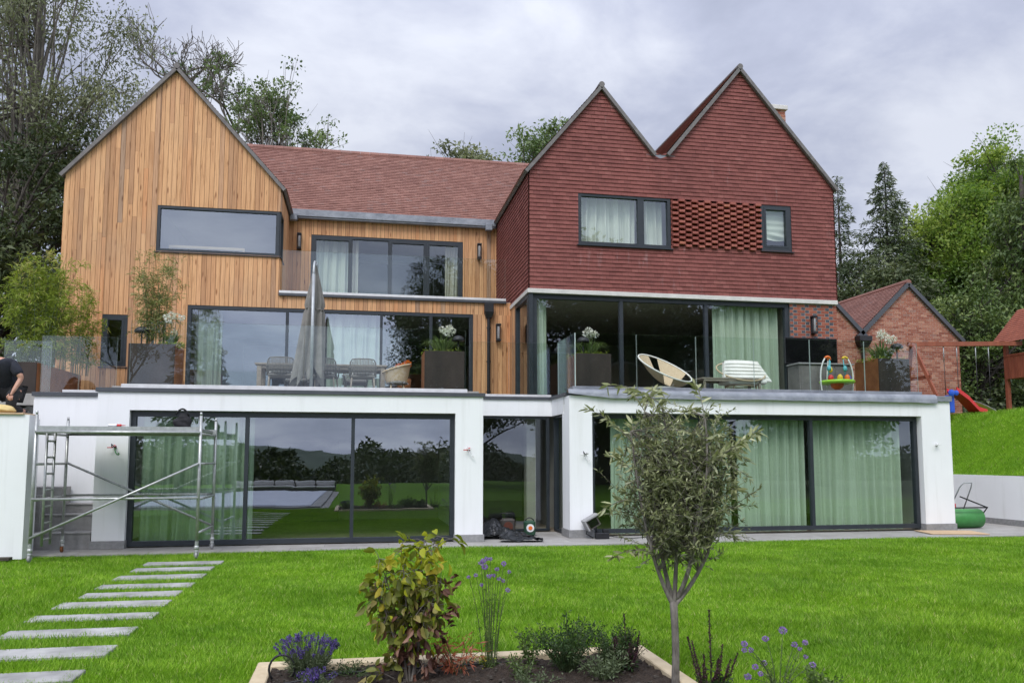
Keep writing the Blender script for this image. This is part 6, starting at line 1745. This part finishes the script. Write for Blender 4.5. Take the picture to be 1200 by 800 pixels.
# undergrowth at the wood's foot
n=26000; X,Y=scatter(n,15,44,28.5,34); kk=.5+.5*np.sin(X*1.3)*np.sin(X*.37+1)
P=np.stack([X,Y+1.2*np.sin(X*.8),3.2+ (X>24)*(X-24)*.03 + (.5+1.3*kk)*rng.random(n)],1); P=P[~((P[:,0]<21.2)&(P[:,1]<33.5))]
V,F=leaf_quads(P,rng.normal(size=(len(P),3))+np.array([0,0,.4]),.22,.11); o=np_mesh('undergrowth',V,F,rng.random(len(P)),M['lf_dark']); tag(o,kind='stuff')
n=9000; X,Y=scatter(n,-22,-7.4,22,25.5)
P=np.stack([X,Y,2.9+1.8*rng.random(n)],1); V,F=leaf_quads(P,rng.normal(size=(n,3))+np.array([0,0,.4]),.2,.1); o=np_mesh('undergrowth',V,F,rng.random(n),M['lf_dark']); tag(o,kind='stuff')

# trees on the garden side, seen in the reflections
tree('oak_tree','big spreading oak across the garden, seen reflected in the upper glass',(6.5,-15,0),(6.5,-15,13),[(6.5,-15,11,4.6,4,6),(9.5,-15,7,3.5,3.5,4),(4.0,-14.5,6.8,2.0,2.5,2.6)],230,1.2,260,.24,.13,M['lf_dark'],M['darkbark'],tr=.5,limb=.3,shell=.45)
tree('beech_tree','dark beech across the garden, seen reflected in the lounge doors',(15,-15,0),(15,-15,12),[(15,-15,9,5.5,4,7.5),(21,-14,7,4.5,4,6.5)],190,1.5,260,.36,.2,M['lf_dark'],M['darkbark'],tr=.5,limb=.2,shell=.45)
tree('beech_tree','second dark beech further along, seen reflected in the lounge doors',(28,-12,0),(28,-12,12),[(28,-12,8,5.5,4,7.5)],130,1.5,240,.36,.2,M['lf_dark'],M['darkbark'],tr=.5,limb=.2,shell=.45)
conifer('fir_tree','slim fir across the garden, seen reflected in the dining doors',(-9.5,-13.5,-.1),11.0,2.0,M['lf_conifer'],nb=110,nl=70,L=.3,W=.08)
bare_tree('birch_tree','thin birch across the garden, seen reflected near the tall bamboo',(-12.6,-13,-.1),5.5,2.2,.14,levels=3,spread=.6,seed=21,mat=M['bark'],leaves=(30,.14,.07,M['lf_mid'],.5,.9))
tree('field_tree','rounded tree down the slope, seen reflected in the ground floor glass',(-9,-44,-2),(-9,-44,1),[(-10.5,-44,.3,1.9,2,2.6),(-7.2,-45,.2,1.9,2,2.4)],60,.8,200,.35,.2,M['lf_dark'],M['darkbark'],tr=.4,limb=.2)
n=70000; X,Y=scatter(n,-60,60,-42,-27)
hh=1.35+.7*np.sin(X*.23)+.7*np.sin(X*.71+1)+.4*np.sin(X*1.9)+.06*(-27-Y)
P=np.stack([X,Y,-2.0+(2.0+hh)*rng.random(n)**.7],1)
V,F=leaf_quads(P,rng.normal(size=(n,3)),.4,.24); o=np_mesh('far_hedge_foliage',V,F,rng.random(n),M['lf_dark']); tag(o,kind='stuff')
# ------------------------------------------------------------------ camera, world, sun
cd = bpy.data.cameras.new('camera'); cam = bpy.data.objects.new('camera', cd); COL.objects.link(cam)
pitch = math.atan(87/940); yaw = R(10.8)
cam.location = (0, 0, 1.65)
cam.rotation_euler = (PI/2 + pitch, 0, -yaw)
cd.sensor_width = 36; cd.lens = 940/1200*36; cd.shift_y = 50/1200
cd.clip_end = 5000
SC.camera = cam

SUN_EL, SUN_AZ = 52, 205       # azimuth clockwise from +Y
w = bpy.data.worlds.new('World'); SC.world = w; w.use_nodes = True
nt = w.node_tree; nt.nodes.clear()
def wn(t, **k):
    nd = nt.nodes.new('ShaderNode'+t)
    for a, b in k.items(): setattr(nd, a, b)
    return nd
wl = nt.links.new
sky = wn('TexSky', sky_type='NISHITA'); sky.sun_disc = False
sky.sun_elevation = R(SUN_EL); sky.sun_rotation = R(SUN_AZ)
tc = wn('TexCoord')
sep = wn('SeparateXYZ'); wl(tc.outputs['Generated'], sep.inputs[0])
# cloud deck: direction projected on a flat layer, so the clouds shrink towards the horizon
mx = wn('Math', operation='MAXIMUM'); wl(sep.outputs[2], mx.inputs[0]); mx.inputs[1].default_value = 0.
ad = wn('Math', operation='ADD'); wl(mx.outputs[0], ad.inputs[0]); ad.inputs[1].default_value = .32
dv = wn('Math', operation='DIVIDE'); dv.inputs[0].default_value = 1.; wl(ad.outputs[0], dv.inputs[1])
cs = wn('VectorMath', operation='SCALE'); wl(tc.outputs['Generated'], cs.inputs[0]); wl(dv.outputs[0], cs.inputs['Scale'])
def wnoise(scale, detail, rough, off):
    mp = wn('Mapping'); mp.inputs['Location'].default_value = off; mp.inputs['Scale'].default_value = (1,1,1.6); wl(cs.outputs[0], mp.inputs['Vector'])
    nz = wn('TexNoise'); nz.inputs['Scale'].default_value=scale; nz.inputs['Detail'].default_value=detail; nz.inputs['Roughness'].default_value=rough
    nz.inputs['Distortion'].default_value = .3
    wl(mp.outputs[0], nz.inputs['Vector']); return nz.outputs['Fac']
n1 = wnoise(1.5, 8, .55, (1.3, .4, .2)); n2 = wnoise(4.2, 7, .55, (3.1, 5.2, .7))
ma = wn('Math', operation='MULTIPLY_ADD'); wl(n2, ma.inputs[0]); ma.inputs[1].default_value = .5; wl(n1, ma.inputs[2])
cr = wn('ValToRGB'); wl(ma.outputs[0], cr.inputs['Fac'])
els = cr.color_ramp.elements
els[0].position = .54; els[0].color = (2.8,3.05,3.95,1)
els[1].position = .9; els[1].color = (5.7,5.95,6.7,1)
e = els.new(.7); e.color = (3.75,4.02,5.05,1)
# an overcast sky is brighter overhead
br = wn('MapRange'); wl(sep.outputs[2], br.inputs[0]); br.inputs[1].default_value=.35; br.inputs[2].default_value=.95; br.inputs[3].default_value=1.; br.inputs[4].default_value=1.8
# thinner, brighter cloud on the sun's side of the sky
b2 = wn('MapRange'); b2.interpolation_type='SMOOTHSTEP'; wl(sep.outputs[1], b2.inputs[0]); b2.inputs[1].default_value=.45; b2.inputs[2].default_value=-.55; b2.inputs[3].default_value=1.; b2.inputs[4].default_value=2.0
bm2 = wn('Math', operation='MULTIPLY'); wl(br.outputs[0], bm2.inputs[0]); wl(b2.outputs[0], bm2.inputs[1])
sc2 = wn('VectorMath', operation='SCALE'); wl(cr.outputs[0], sc2.inputs[0]); wl(bm2.outputs[0], sc2.inputs['Scale'])
mxx = wn('Mix', data_type='RGBA'); mxx.inputs[0].default_value = .93; wl(sky.outputs[0], mxx.inputs[6]); wl(sc2.outputs[0], mxx.inputs[7])
bg = wn('Background'); bg.inputs['Strength'].default_value = .1; wl(mxx.outputs[2], bg.inputs['Color'])
wo = wn('OutputWorld'); wl(bg.outputs[0], wo.inputs['Surface'])

sd = bpy.data.lights.new('sun', 'SUN'); sd.energy = 1.5; sd.angle = R(22); sd.color = (1,.965,.925)
so = bpy.data.objects.new('sun', sd); COL.objects.link(so)
el, az = R(SUN_EL), R(SUN_AZ)
sv = Vector((math.sin(az)*math.cos(el), math.cos(az)*math.cos(el), math.sin(el)))
so.rotation_euler = sv.to_track_quat('Z', 'Y').to_euler(); so.location = sv*60

SC.render.engine = 'CYCLES'
SC.view_settings.view_transform = 'Standard'; SC.view_settings.look = 'None'
SC.view_settings.exposure = .46; SC.view_settings.gamma = 1; SC.view_settings.use_curve_mapping = False
SC.cycles.use_denoising = True
SC.cycles.max_bounces = 8; SC.cycles.transparent_max_bounces = 24
SC.cycles.caustics_reflective = False; SC.cycles.caustics_refractive = False
SC.render.resolution_x = 1024; SC.render.resolution_y = 682
